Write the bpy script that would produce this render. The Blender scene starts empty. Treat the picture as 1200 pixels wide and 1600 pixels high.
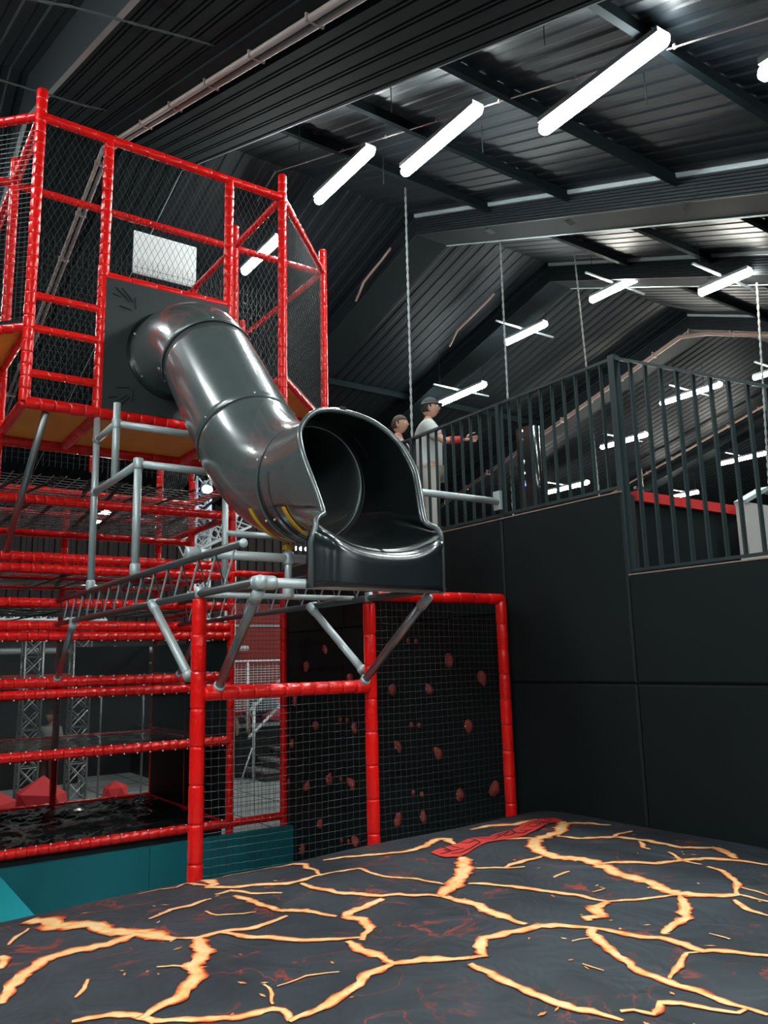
import bpy, bmesh, math, random
from mathutils import Vector, Matrix, noise
random.seed(7)
PI = math.pi
S = bpy.context.scene
COL = S.collection
V = Vector
CZ = 2.6

# ------------------------------------------------------------------ camera
YAW, PITCH, ROLL, FPX = math.radians(34.824), math.radians(10.474), math.radians(-1.4216), 1254.85
cy, sy, cp, sp = math.cos(YAW), math.sin(YAW), math.cos(PITCH), math.sin(PITCH)
fw = V((sy*cp, cy*cp, sp)); rt = V((cy, -sy, 0)); up = rt.cross(fw)
rt2 = rt*math.cos(ROLL) + up*math.sin(ROLL); up2 = up*math.cos(ROLL) - rt*math.sin(ROLL)
cam_data = bpy.data.cameras.new('camera')
cam = bpy.data.objects.new('camera', cam_data); COL.objects.link(cam)
mw = Matrix((rt2, up2, -fw)).transposed().to_4x4(); mw.translation = V((0, 0, CZ))
cam.matrix_world = mw
cam_data.sensor_fit = 'VERTICAL'; cam_data.sensor_height = 32.0
cam_data.lens = FPX/1600*32.0
cam_data.clip_start = 0.05; cam_data.clip_end = 200
S.camera = cam

# ------------------------------------------------------------------ world + exposure
w = bpy.data.worlds.new('world'); S.world = w; w.use_nodes = True
w.node_tree.nodes['Background'].inputs[0].default_value = (0.5, 0.6, 0.65, 1)
w.node_tree.nodes['Background'].inputs[1].default_value = 0.05
S.view_settings.view_transform = 'Standard'; S.view_settings.look = 'None'
S.view_settings.exposure = 1.1; S.view_settings.gamma = 1.0
S.view_settings.use_curve_mapping = False
LAMP = 60.0          # radiance of the ceiling battens

# ------------------------------------------------------------------ materials
def mat(name, col, rough=.5, metal=0., spec=.5, coat=0., bump=0., bscale=20., var=0., vscale=3., emit=None, alpha=1., sheen=0.):
    m = bpy.data.materials.new(name); m.use_nodes = True
    nt = m.node_tree; b = nt.nodes['Principled BSDF']
    b.inputs['Base Color'].default_value = (*col, 1)
    b.inputs['Roughness'].default_value = rough
    b.inputs['Metallic'].default_value = metal
    b.inputs['Specular IOR Level'].default_value = spec
    b.inputs['Coat Weight'].default_value = coat
    b.inputs['Coat Roughness'].default_value = .12
    b.inputs['Alpha'].default_value = alpha
    b.inputs['Sheen Weight'].default_value = sheen
    if emit:
        b.inputs['Emission Color'].default_value = (*emit[0], 1)
        b.inputs['Emission Strength'].default_value = emit[1]
    tc = None
    if bump or var:
        tc = nt.nodes.new('ShaderNodeTexCoord')
    if bump:
        n = nt.nodes.new('ShaderNodeTexNoise'); n.inputs['Scale'].default_value = bscale; n.inputs['Detail'].default_value = 4
        bp = nt.nodes.new('ShaderNodeBump'); bp.inputs['Strength'].default_value = bump; bp.inputs['Distance'].default_value = .02
        nt.links.new(tc.outputs['Object'], n.inputs['Vector']); nt.links.new(n.outputs['Fac'], bp.inputs['Height'])
        nt.links.new(bp.outputs['Normal'], b.inputs['Normal'])
    if var:
        n = nt.nodes.new('ShaderNodeTexNoise'); n.inputs['Scale'].default_value = vscale; n.inputs['Detail'].default_value = 5
        mx = nt.nodes.new('ShaderNodeMix'); mx.data_type = 'RGBA'
        mx.inputs['A'].default_value = (*[c*(1-var) for c in col], 1)
        mx.inputs['B'].default_value = (*[min(1, c*(1+var)) for c in col], 1)
        nt.links.new(tc.outputs['Object'], n.inputs['Vector']); nt.links.new(n.outputs['Fac'], mx.inputs['Factor'])
        nt.links.new(mx.outputs['Result'], b.inputs['Base Color'])
    return m
M = dict(
 red=mat('red_vinyl', (.86, .008, .006), .24, spec=.35, coat=.4, bump=.35, bscale=24, var=.15, vscale=5),
 red2=mat('red_paint', (.6, .03, .03), .5),
 tie=mat('cable_tie', (.75, .75, .75), .35),
 black_plastic=mat('black_plastic', (.012, .016, .017), .2, coat=.7, bump=.03, bscale=5, var=.3, vscale=2.5),
 slide_in=mat('slide_plastic_shaded', (.004, .006, .007), .3, coat=.3),  # same slide plastic, with the shade inside the hood put into its colour
 slide=mat('slide_plastic_sheen', (.075, .092, .092), .25, spec=.9, coat=.7, bump=.035, bscale=4, var=.3, vscale=2.2),  # black tube plastic, base colour greyed to carry the sheen of the lamps
 slide_dark=mat('slide_plastic_dark', (.007, .011, .014), .22, spec=.7, coat=.6, bump=.03, bscale=5),  # apron copy of the plastic, without the sheen lightening of the tubes
 net3=mat('glint_net_cord', (.16, .17, .17), .4, spec=.6),  # floor net cord paled so its colour stands in for white glints
 chord=mat('shaded_beam_chord', (.10, .10, .10), .32, metal=.5),  # aluminium darkened for the black its underside reflects
 board=mat('board_plastic', (.020, .027, .027), .55),
 steel=mat('galvanised_steel', (.50, .56, .57), .42, metal=.35, bump=.1, bscale=30, var=.12, vscale=12),
 alu=mat('aluminium', (.33, .34, .34), .35, metal=.85, var=.15, vscale=10),
 whitealu=mat('light_aluminium', (.72, .76, .78), .4, metal=.2),
 yellow=mat('yellow_bracket', (.8, .45, .02), .4),
 net=mat('black_twine', (.03, .032, .032), .5),
 net2=mat('glinting_twine', (.05, .055, .055), .4, spec=.3),  # paler copy of the black twine, glints put into the colour
 orange=mat('orange_plywood', (1.0, .38, .05), .45, bump=.1, var=.25, vscale=4),
 wood=mat('pale_plywood', (.5, .3, .17), .6, var=.2),
 pad=mat('black_pad_vinyl', (.008, .0120, .0130), .55, spec=.15, bump=.12, bscale=9, var=.25, vscale=1.5),
 padx=mat('dark_gap', (.008, .009, .01), .7),
 mesh=mat('dark_screen_mesh', (.02, .025, .025), .35, alpha=.5),
 mat_black=mat('black_pvc_sheet', (.012, .014, .015), .14, spec=.8, coat=.5),
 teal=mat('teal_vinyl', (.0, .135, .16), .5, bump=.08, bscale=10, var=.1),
 teal_lit=mat('teal_vinyl_lit', (.0, .31, .36), .5, bump=.08, bscale=10, var=.05),  # lit copy of the teal vinyl, brightened where the mat faces up
 deck=mat('dark_steel_deck', (.013, .017, .021), .5, metal=0., spec=.22, var=.25, vscale=.8),
 deck2=mat('dark_soffit', (.014, .021, .024), .7, metal=0., spec=.10, var=.2, vscale=1.),
 edge=mat('pale_flashing', (.42, .48, .5), .45, metal=.3),
 groove=mat('groove_black', (.006, .007, .008), .7),
 pipe=mat('grey_pink_conduit', (.34, .27, .26), .45),
 pipe2=mat('copper_pink_conduit', (.30, .19, .16), .5),
 wallc=mat('dark_cladding', (.013, .016, .018), .5, var=.2),
 maroon=mat('maroon_cladding', (.030, .018, .020), .6, var=.2),
 floor=mat('grey_floor', (.34, .37, .37), .4, var=.15, vscale=1.2),
 rail=mat('railing_paint', (.022, .034, .036), .35, spec=.6),
 hold=mat('red_resin_hold', (.34, .045, .035), .55, bump=.3, bscale=40, var=.2, vscale=12),
 rope=mat('grey_rope', (.30, .32, .31), .8),
 drope=mat('dark_rope', (.10, .12, .12), .6),
 white=mat('white_board', (.8, .84, .84), .6),
 lamp=mat('lamp_tube', (.9, .9, .9), .4, emit=((.90, 1., .99), LAMP)),
 lampfar=mat('lamp_tube_warm', (.9, .9, .9), .4, emit=((1., .98, .88), LAMP)),
 led=mat('small_led', (.9, .9, .9), .4, emit=((.9, .95, 1.), 4.)),
 ledblue=mat('blue_led', (.1, .1, .9), .4, emit=((.1, .15, 1.), 4.)),
 housing=mat('lamp_housing', (.25, .27, .27), .5),
 skin=mat('skin', (.50, .27, .19), .6),
 hair=mat('dark_hair', (.012, .010, .010), .7),
 hairb=mat('brown_hair', (.05, .028, .018), .7),
 greytee=mat('grey_tee', (.50, .52, .50), .85),
 capm=mat('black_cap', (.015, .018, .018), .7),
 trouser=mat('dark_trousers', (.03, .03, .035), .8),
 shorts=mat('beige_shorts', (.45, .42, .37), .8),
 redband=mat('red_band', (.5, .03, .03), .6),
 kidred=mat('red_shirt', (.62, .03, .04), .75),
 pinkcloth=mat('pink_cloth', (.60, .10, .14), .8),
 greycloth=mat('slate_cloth', (.10, .11, .16), .8),
 brown=mat('brown_trousers', (.12, .06, .045), .8),
 concrete=mat('stair_grey', (.20, .20, .20), .7),
 stairdark=mat('stair_riser', (.05, .04, .04), .7),
 partition=mat('taupe_partition', (.42, .39, .37), .7),
)
def stripes():
    m = mat('striped_shirt', (.8, .8, .8), .8); nt = m.node_tree; b = nt.nodes['Principled BSDF']
    tc = nt.nodes.new('ShaderNodeTexCoord'); wv = nt.nodes.new('ShaderNodeTexWave'); wv.inputs['Scale'].default_value = 5.5
    wv.bands_direction = 'Y'
    cr = nt.nodes.new('ShaderNodeValToRGB'); cr.color_ramp.interpolation = 'CONSTANT'
    cr.color_ramp.elements[0].color = (.02, .02, .02, 1); cr.color_ramp.elements[1].color = (.8, .8, .8, 1); cr.color_ramp.elements[1].position = .4
    nt.links.new(tc.outputs['Object'], wv.inputs['Vector']); nt.links.new(wv.outputs['Fac'], cr.inputs['Fac']); nt.links.new(cr.outputs['Color'], b.inputs['Base Color'])
    return m
M['stripes'] = stripes()
def lava_mat():
    m = mat('printed_lava_crack', (1, .6, .3), .5); nt = m.node_tree; b = nt.nodes['Principled BSDF']
    tc = nt.nodes.new('ShaderNodeTexCoord'); n = nt.nodes.new('ShaderNodeTexNoise'); n.inputs['Scale'].default_value = 15; n.inputs['Detail'].default_value = 4
    at = nt.nodes.new('ShaderNodeAttribute'); at.attribute_name = 'across'
    ad = nt.nodes.new('ShaderNodeMath'); ad.operation = 'MULTIPLY_ADD'; ad.inputs[1].default_value = .9; 
    cr = nt.nodes.new('ShaderNodeValToRGB'); e = cr.color_ramp.elements
    e[0].position = .28; e[0].color = (1, .74, .42, 1); e[1].position = 1.; e[1].color = (.35, .02, .01, 1)
    for p, c in ((.5, (1, .56, .22, 1)), (.68, (.95, .30, .07, 1)), (.85, (.65, .09, .03, 1))):
        x = e.new(p); x.color = c
    nt.links.new(tc.outputs['Object'], n.inputs['Vector']); nt.links.new(n.outputs['Fac'], ad.inputs[0]); nt.links.new(at.outputs['Fac'], ad.inputs[2])
    sb = nt.nodes.new('ShaderNodeMath'); sb.operation = 'SUBTRACT'; sb.inputs[1].default_value = .12
    nt.links.new(ad.outputs[0], sb.inputs[0]); nt.links.new(sb.outputs[0], cr.inputs['Fac'])
    nt.links.new(cr.outputs['Color'], b.inputs['Base Color'])
    return m
M['lava'] = lava_mat()
def bag_mat():
    m = mat('airbag_fabric', (.05, .055, .06), .55, spec=.35); nt = m.node_tree; b = nt.nodes['Principled BSDF']
    tc = nt.nodes.new('ShaderNodeTexCoord')
    n = nt.nodes.new('ShaderNodeTexNoise'); n.inputs['Scale'].default_value = 1.7; n.inputs['Detail'].default_value = 4
    cr = nt.nodes.new('ShaderNodeValToRGB'); e = cr.color_ramp.elements
    e[0].position = .35; e[0].color = (.026, .031, .038, 1); e[1].position = .7; e[1].color = (.048, .058, .068, 1)
    # faint ember veins printed between the big cracks
    n2 = nt.nodes.new('ShaderNodeTexNoise'); n2.inputs['Scale'].default_value = 2.4; n2.inputs['Detail'].default_value = 6; n2.inputs['Distortion'].default_value = 1.2
    s1 = nt.nodes.new('ShaderNodeMath'); s1.operation = 'SUBTRACT'; s1.inputs[1].default_value = .5
    a1 = nt.nodes.new('ShaderNodeMath'); a1.operation = 'ABSOLUTE'
    c2 = nt.nodes.new('ShaderNodeValToRGB'); f = c2.color_ramp.elements
    f[0].position = 0; f[0].color = (1, 1, 1, 1); f[1].position = .011; f[1].color = (0, 0, 0, 1)
    n3 = nt.nodes.new('ShaderNodeTexNoise'); n3.inputs['Scale'].default_value = 3.1
    c3 = nt.nodes.new('ShaderNodeValToRGB'); g = c3.color_ramp.elements; g[0].position = .47; g[1].position = .62
    mu = nt.nodes.new('ShaderNodeMath'); mu.operation = 'MULTIPLY'
    mx = nt.nodes.new('ShaderNodeMix'); mx.data_type = 'RGBA'; mx.inputs['B'].default_value = (.36, .05, .03, 1)
    L = nt.links.new
    for q in (n, n2, n3): L(tc.outputs['Object'], q.inputs['Vector'])
    L(n.outputs['Fac'], cr.inputs['Fac']); L(n2.outputs['Fac'], s1.inputs[0]); L(s1.outputs[0], a1.inputs[0]); L(a1.outputs[0], c2.inputs['Fac'])
    L(n3.outputs['Fac'], c3.inputs['Fac']); L(c2.outputs['Color'], mu.inputs[0]); L(c3.outputs['Color'], mu.inputs[1])
    L(mu.outputs[0], mx.inputs['Factor']); L(cr.outputs['Color'], mx.inputs['A']); L(mx.outputs['Result'], b.inputs['Base Color'])
    n4 = nt.nodes.new('ShaderNodeTexNoise'); n4.inputs['Scale'].default_value = 3.0; n4.inputs['Detail'].default_value = 2; n4.inputs['Distortion'].default_value = 1.5
    bp = nt.nodes.new('ShaderNodeBump'); bp.inputs['Strength'].default_value = .5; bp.inputs['Distance'].default_value = .05
    L(tc.outputs['Object'], n4.inputs['Vector']); L(n4.outputs['Fac'], bp.inputs['Height']); L(bp.outputs['Normal'], b.inputs['Normal'])
    return m
M['bag'] = bag_mat()

# ------------------------------------------------------------------ helpers
def wpos(o):
    p = V((0, 0, 0))
    while o: p += o.location; o = o.parent
    return p
def link(name, verts, faces, material, parent=None, smooth=False, mats=None, midx=None):
    off = wpos(parent) if parent else V((0, 0, 0))
    me = bpy.data.meshes.new(name)
    me.from_pydata([tuple(V(v)-off) for v in verts], [], faces)
    for mm in (mats or [material]): me.materials.append(M[mm] if isinstance(mm, str) else mm)
    if midx: me.polygons.foreach_set('material_index', midx)
    if smooth: me.polygons.foreach_set('use_smooth', [True]*len(me.polygons))
    me.update()
    o = bpy.data.objects.new(name, me); COL.objects.link(o)
    if parent: o.parent = parent
    return o
class MB:
    def __init__(s): s.v = []; s.f = []
    def add(s, v, f):
        n = len(s.v); s.v += [tuple(p) for p in v]; s.f += [tuple(i+n for i in q) for q in f]; return s
    def box(s, a, b):
        (x0, y0, z0), (x1, y1, z1) = a, b
        return s.add([(x0,y0,z0),(x1,y0,z0),(x1,y1,z0),(x0,y1,z0),(x0,y0,z1),(x1,y0,z1),(x1,y1,z1),(x0,y1,z1)],
                     [(0,3,2,1),(4,5,6,7),(0,1,5,4),(1,2,6,5),(2,3,7,6),(3,0,4,7)])
    def bar(s, a, b, w, h, upv=(0,0,1)):
        a = V(a); b = V(b); t = (b-a).normalized(); u = V(upv)
        if abs(t.dot(u)) > .95: u = V((0, 1, 0)) if abs(t.y) < .9 else V((1, 0, 0))
        r = t.cross(u).normalized(); u = r.cross(t)
        v = [p+r*(sx*w/2)+u*(sz*h/2) for p in (a, b) for sx, sz in ((-1,-1),(1,-1),(1,1),(-1,1))]
        return s.add(v, [(3,2,1,0),(4,5,6,7),(0,1,5,4),(1,2,6,5),(2,3,7,6),(3,0,4,7)])
    def tube(s, pts, r, n=8, caps=True, radii=None):
        pts = [V(p) for p in pts]; k = len(pts); rings = []
        t0 = (pts[1]-pts[0]).normalized(); u = V((0,0,1)) if abs(t0.z) < .9 else V((1,0,0))
        for i, p in enumerate(pts):
            t = (pts[min(i+1,k-1)]-pts[max(i-1,0)]).normalized()
            x = t.cross(u).normalized(); u = x.cross(t).normalized()
            rr = radii[i] if radii else r
            rings += [p+(x*math.cos(2*PI*j/n)+u*math.sin(2*PI*j/n))*rr for j in range(n)]
        f = [(i*n+j, i*n+(j+1)%n, (i+1)*n+(j+1)%n, (i+1)*n+j) for i in range(k-1) for j in range(n)]
        if caps: f += [tuple(range(n-1,-1,-1)), tuple((k-1)*n+j for j in range(n))]
        return s.add(rings, f)
    def strand(s, a, b, r, n=3): return s.tube([a, b], r, n, False)
    def ball(s, c, r, n=8, m=5, sq=(1,1,1)):
        c = V(c); v = [c+V((0,0,r*sq[2]))]
        for i in range(1, m):
            a = PI*i/m
            v += [c+V((r*sq[0]*math.sin(a)*math.cos(2*PI*j/n), r*sq[1]*math.sin(a)*math.sin(2*PI*j/n), r*sq[2]*math.cos(a))) for j in range(n)]
        v.append(c-V((0,0,r*sq[2]))); f = [(0, 1+j, 1+(j+1)%n) for j in range(n)]
        for i in range(m-2): f += [(1+i*n+j, 1+(i+1)*n+j, 1+(i+1)*n+(j+1)%n, 1+i*n+(j+1)%n) for j in range(n)]
        e = len(v)-1; f += [(e, 1+(m-2)*n+(j+1)%n, 1+(m-2)*n+j) for j in range(n)]
        return s.add(v, f)
    def build(s, name, material, parent=None, smooth=False): return link(name, s.v, s.f, material, parent, smooth)
def thing(name, label, cat, loc=(0,0,0), group=None):
    o = bpy.data.objects.new(name, None); COL.objects.link(o); o.location = loc; o.empty_display_size = .1
    return tag(o, label, cat, group)
def tag(o, label, cat, group=None):
    o['label'] = label; o['category'] = cat
    if group: o['group'] = group
    return o
def struct(o): o['kind'] = 'structure'; return o
def stuff(o): o['kind'] = 'stuff'; return o
def pad(name, a, b, parent, r=.046, step=.21, n=12, lab=None, seed=None):
    """foam sleeve pinched by cable ties, as one padded tube"""
    a = V(a); b = V(b); L = (b-a).length; rnd = random.Random(seed if seed is not None else int((a.x*7+a.y*13+a.z*29+b.x*5+b.z*3)*1000))
    m = max(1, round(L/step)); pts = []; rad = []
    d = (b-a)/L
    for i in range(m):
        s0 = i/m; s1 = (i+1)/m; g = .007/L
        k = r*(1+rnd.uniform(-.03, .045))
        for s, q in ((s0+g*.45, k*.955), (s0+g*2.2, k*.995), ((s0+s1)/2, k*1.005), (s1-g*2.2, k*.995), (s1-g*.45, k*.955), (s1, r*.80)):
            pts.append(a+d*L*s); rad.append(q)
    pts.insert(0, a); rad.insert(0, r*.80)
    rad = rad[:-1]+[rad[-1]]
    mb = MB().tube(pts, r, n, True, rad)
    o = mb.build(name, 'red', parent, True)
    if lab: o['label'] = lab
    return o
def net_plane(o0, ux, uz, w, h, cell, r, diag=False, wav=0, seed=0, asp=2.1):
    """square or diamond net on the rectangle o0 + ux*[0,w] + uz*[0,h]"""
    mb = MB(); o0 = V(o0); ux = V(ux).normalized(); uz = V(uz).normalized(); nn = ux.cross(uz); rnd = random.Random(seed)
    if diag:
        c = cell*asp; W = w*asp; k = int((W+h)/c)+1     # steep diamonds, as knotted netting hangs
        for i in range(k+1):
            s = i*c
            x0, z0 = (s, 0) if s <= W else (W, s-W); x1, z1 = (0, s) if s <= h else (s-h, h)
            if abs(x0-x1) > .02:
                mb.strand(o0+ux*(x0/asp)+uz*z0, o0+ux*(x1/asp)+uz*z1, r)
                mb.strand(o0+ux*(w-x0/asp)+uz*z0+nn*.004, o0+ux*(w-x1/asp)+uz*z1+nn*.004, r)
    else:
        mb.split = 0
        for ax, other, L, W, e1, e2 in ((0, 1, w, h, ux, uz), (1, 0, h, w, uz, ux)):
            for i in range(1, int(W/cell)):
                c = i*cell; m = max(1, int(L/(cell*1.0))) if wav else 1; pts = []
                ph = rnd.uniform(0, 6)
                for j in range(m+1):
                    t = L*j/m; dv = wav*(.5*math.sin(j*PI+ph*.2)+.9*math.sin(t*4.1+ph*.15+c*3))
                    pts.append(o0+e1*t+e2*(c+dv)+nn*(wav*.6*math.sin(t*9+ph)))
                mb.tube(pts, r, 3, False)
            if ax == 0: mb.split = len(mb.f)
    return mb
def net_with_glints(mb, name, parent, m1='net2', m2='net'):  # level strands take the paler twine as painted glints, uprights stay dark
    return link(name, mb.v, mb.f, None, parent, mats=[m1, m2], midx=[0 if i < mb.split else 1 for i in range(len(mb.f))])
# ------------------------------------------------------------------ the hall: roof planes, walls, floor
RY = 11.3; SN, SF = .40, -.27
XL, XR, Y0, Y1 = -6.0, 40.0, -6.0, 24.0
ZD = 11.08
def roof(Y, z0=ZD): return z0+(SN if Y < RY else SF)*(Y-RY)
def sheet(name, xs, y0, y1, prof, material, parent=None):
    """sheet whose profile runs along X and which follows the roof slope along Y"""
    ys = [y0]+([RY] if y0 < RY < y1 else [])+[y1]; v = []; f = []
    for y in ys:
        for x, dz in prof: v.append((x, y, roof(y)+dz))
    n = len(prof)
    for i in range(len(ys)-1):
        for j in range(n-1): f.append((i*n+j, (i+1)*n+j, (i+1)*n+j+1, i*n+j+1))
    return link(name, v, f, material, parent)
def trapezoid(x0, x1, p, d):
    out = []; x = x0
    while x < x1:
        out += [(x, 0), (x+p*.46, 0), (x+p*.56, d), (x+p*.90, d)]; x += p
    return out
def grooves(x0, x1, p, d, base):
    out = [(x0, base)]; x = x0+p*.5
    while x < x1-.04:
        for g in (0, .045): out += [(x+g, base), (x+g+.004, base+d), (x+g+.020, base+d), (x+g+.024, base)]
        x += p
    out.append((x1, base)); return out
ceil = struct(sheet('ceiling', None, Y0, Y1, trapezoid(XL, XR, .26, .013), 'deck'))
floor = struct(link('floor', [(XL,Y0,0),(XR,Y0,0),(XR,Y1,0),(XL,Y1,0)], [(0,1,2,3)], 'floor'))
fj = MB()
for k in range(14): fj.box((4.9, 9+k*1.1, 0), (14, 9.02+k*1.1, .003))
for k in range(8): fj.box((5+k*1.2, 9, 0), (5.02+k*1.2, 24, .003))
stuff(fj.build('floor_joint', 'groove', floor))
def ribbed_wall(name, a, b, h, m, p=.3, d=.05):
    a = V(a); b = V(b); t = (b-a); L = t.length; t /= L; nrm = V((-t.y, t.x, 0)); v = []; f = []
    k = int(L/p)
    for i in range(k):
        for s, q in ((0, 0), (.42, 0), (.52, d), (.9, d)):
            c = a+t*(p*(i+s))+nrm*q; v += [c, c+V((0, 0, h))]
    for i in range(len(v)//2-1): f.append((2*i, 2*i+2, 2*i+3, 2*i+1))
    return struct(link(name, v, f, m))
ribbed_wall('wall_back', (XR, Y1, 0), (XL, Y1, 0), roof(Y1)+.2, 'maroon')
def gable(name, x, m):
    v = [(x, Y0, 0), (x, Y1, 0), (x, Y1, roof(Y1)+.1), (x, RY, roof(RY)+.1), (x, Y0, roof(Y0)+.1)]
    return struct(link(name, v, [(0,1,2,3,4)], m))
gable('wall_left', XL, 'wallc'); gable('wall_right', XR, 'wallc')
ribbed_wall('wall_front', (XL, Y0, 0), (XR, Y0, 0), roof(Y0)+.2, 'wallc')

# clad rafters running up to the ridge and down again
def rafter(n, x0, x1, depth, corr_side=True):
    e = 0
    o = bpy.data.objects.new('trim_%d' % n, None); COL.objects.link(o); o['kind'] = 'structure'; o.location = (x0, RY, roof(RY))
    ys = [Y0, RY, Y1]
    def slab(name, xa, xb, da, db, m, ys=ys):
        mb = MB(); v = []
        for y in ys: v += [(xa, y, roof(y)-da), (xb, y, roof(y)-da), (xb, y, roof(y)-db), (xa, y, roof(y)-db)]
        f = []
        for i in range(len(ys)-1):
            for j in range(4): f.append((i*4+j, i*4+(j+1)%4, (i+1)*4+(j+1)%4, (i+1)*4+j))
        k_ = 4*(len(ys)-1); f += [(3,2,1,0), (k_, k_+1, k_+2, k_+3)]
        return mb.add(v, f).build(name, m, o)
    slab('rafter_core', x0+.03, x1, .0, depth, 'deck2')
    slab('edge_flashing', x0-.03, x0+.02, -.02, .055, 'edge', [Y0, RY])
    slab('edge_flashing', x1-.03, x1+.012, depth-.03, depth+.012, 'edge', [Y0, RY])
    # corrugated side cheek
    prof = []; k = 7
    for i in range(k):
        a = .06+(depth-.07)*i/k; q = (depth-.07)/k
        prof += [(x0, a), (x0, a+q*.45), (x0+.024, a+q*.55), (x0+.024, a+q*.92)]
    prof.append((x0, depth)); prof.append((x0+.03, depth))
    v = []; f = []
    for y in ys: v += [(x, y, roof(y)-d) for x, d in prof]
    m_ = len(prof)
    for i in range(2):
        for j in range(m_-1): f.append((i*m_+j, i*m_+j+1, (i+1)*m_+j+1, (i+1)*m_+j))
    link('corrugated_cheek', v, f, 'deck', o)
    mb = MB()
    for y in (1.6, 3.6, 5.6, 7.6, 9.4): mb.bar((x0+.12, y, roof(y)-depth-.004), (x0+.36, y+.1, roof(y+.1)-depth-.004), .16, .006)
    mb.build('cleat_plate', 'groove', o)
    return o
rafter(2, 8.77, 9.55, .41); rafter(3, 12.44, 13.1, .41); rafter(4, 17.44, 18.1, .41); rafter(5, 24.8, 25.4, .41)
# the wide lowered soffit above the play frame
sof = bpy.data.objects.new('trim_1', None); COL.objects.link(sof); sof['kind'] = 'structure'; sof.location = (1.77, RY, roof(RY))
D1 = .70
sheet('corrugated_soffit', None, Y0, Y1, grooves(1.77, 2.70, .17, .02, -D1), 'deck2', sof)
sheet('smooth_soffit', None, Y0, Y1, [(2.70, -D1), (2.70, -D1-.03), (3.0, -D1-.03), (3.0, -D1+.10), (3.14, -D1+.10), (3.14, -D1)], 'deck2', sof)
sheet('corrugated_soffit', None, Y0, Y1, grooves(3.14, 4.09, .20, .02, -D1), 'deck2', sof)
sheet('soffit_cheek', None, Y0, Y1, [(1.77, 0), (1.765, -D1)], 'deck', sof); sheet('soffit_cheek', None, Y0, Y1, [(4.09, -D1), (4.10, 0)], 'deck', sof)
sheet('edge_flashing', None, Y0, Y1, [(1.74, -D1-.02), (1.80, -D1-.022)], 'edge', sof); sheet('edge_flashing', None, Y0, Y1, [(4.085, -D1-.012), (4.10, -D1-.012)], 'edge', sof)
# purlins
def purlin(k, y, x0, x1, d=.12):
    z = roof(y)-d
    mb = MB().box((x0, y-.02, z-.04), (x1, y+.02, z+.12)).box((x0, y-.05, z-.045), (x1, y+.02, z-.038))
    o = struct(mb.build('trim_%d' % k, 'deck2')); return o
k = 6
for y in (-.1, 1.9, 3.72, 5.66, 7.5, 9.25, 16.6):
    for x0, x1 in ((4.1, 8.77), (9.55, 12.44), (13.1, 17.44)):
        if x0 > 9 and y < 6: pass
        purlin(k, y, x0, x1); k += 1
# conduits along the rafters
def run(name, label, xs, r, m, ys, off, cat='pipe', n=8, extra=(), grp=None):
    t = thing(name, label, cat, (xs[0], RY, roof(RY)-off))
    for x in xs:
        pts = [(x, y, roof(y)-off) for y in ys]+list(extra)
        MB().tube(pts, r, n).build('conduit', m, t, True)
    y = ys[0]+.4; c0 = None
    while y < ys[-1]:
        z = roof(y)-off
        if c0 is None: c0 = cc = MB().box((min(xs)-r*1.3, -.012, -r-.003), (max(xs)+r*1.3, .012, r+.02)).build('pipe_clamp', 'pipe', None)
        else: cc = c0.copy(); COL.objects.link(cc)
        cc.parent = t; cc.location = V((0, y, z))-t.location; y += 1.1
    return t
run('conduit_pair', 'pair of pinkish grey pipes strapped under the wide corrugated soffit at upper left', (2.86, 2.95), .032, 'pipe', (-2, RY, 23.6), D1+.07)
run('service_conduit', 'pinkish pipe bending over the far rafter above the railing', (17.3,), .06, 'pipe2', (2, RY-.6, RY+.2, 23.5), .52)
run('service_conduit', 'thin pinkish pipe furthest back, behind the far rafter', (24.0,), .04, 'pipe2', (2, RY, 23.5), .3)
run('service_conduit', 'thin pale pipe carrying cable past the three big ceiling lamps', (5.75,), .009, 'pipe', (1.0, RY, 12.0), .14)
run('service_conduit', 'thin pale cable pipe past the two lamps on the far slope', (13.2,), .014, 'pipe', (8.0, RY, 20.0), .2)
for x, y0_, y1_, lab in ((8.6, 11.9, 13.2, 'short copper coloured pipe on the dark slope right of the red tower'), (11.6, 12.2, 13.8, 'short copper coloured pipe on the dark slope beyond the second rope')):
    pts = [(x, y0_, roof(y0_)-.30), (x, y0_+.25, roof(y0_+.25)-.32), (x, y1_-.3, roof(y1_-.3)-.34), (x, y1_, roof(y1_)-.55)]
    tag(MB().tube(pts, .028, 6).build('copper_pipe', 'pipe2', None, True), lab, 'pipe')

# ------------------------------------------------------------------ lamps
def lamp(x, y, z, L, label, group, m='lamp', far=False):
    t = thing('ceiling_light', label, 'ceiling light', (x, y, z), group)
    r = .07; pts = []; rad = []
    for s, q in ((-.5, .35), (-.485, .75), (-.46, 1), (.46, 1), (.485, .75), (.5, .35)): pts.append((x, y+s*L, z)); rad.append(r*q)
    MB().tube(pts, r, 10, True, rad).build('diffuser', m, t, True)
    MB().box((x-.085, y-L*.47, z+.035), (x+.085, y+L*.47, z+.09)).build('housing', 'housing', t)
    if group != G1 and group != G0: MB().box((x-.9, y-.02, z+.09), (x+.9, y+.02, z+.12)).build('support_rail', 'edge', t)
    zr = roof(y)
    for s in (-.7, .7): MB().tube([(x+s, y, z+.12), (x+s, y, max(zr-.02, z+.2))], .006, 5).build('hanger', 'deck2', t)
    return t
G1 = 'batten lights in the near row'; G2 = 'batten lights in the second row'; G3 = 'batten lights far across the hall'; G0 = 'batten lights over the near part of the hall'
lamp(5.49, 4.23, 7.77, 1.5, 'longest glowing batten light, at top right of the big three', G1)
lamp(5.60, 6.69, 8.71, 1.5, 'middle one of the three big glowing batten lights', G1)
lamp(5.50, 8.71, 9.33, 1.5, 'leftmost of the three big batten lights, nearest the red tower', G1)
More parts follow.
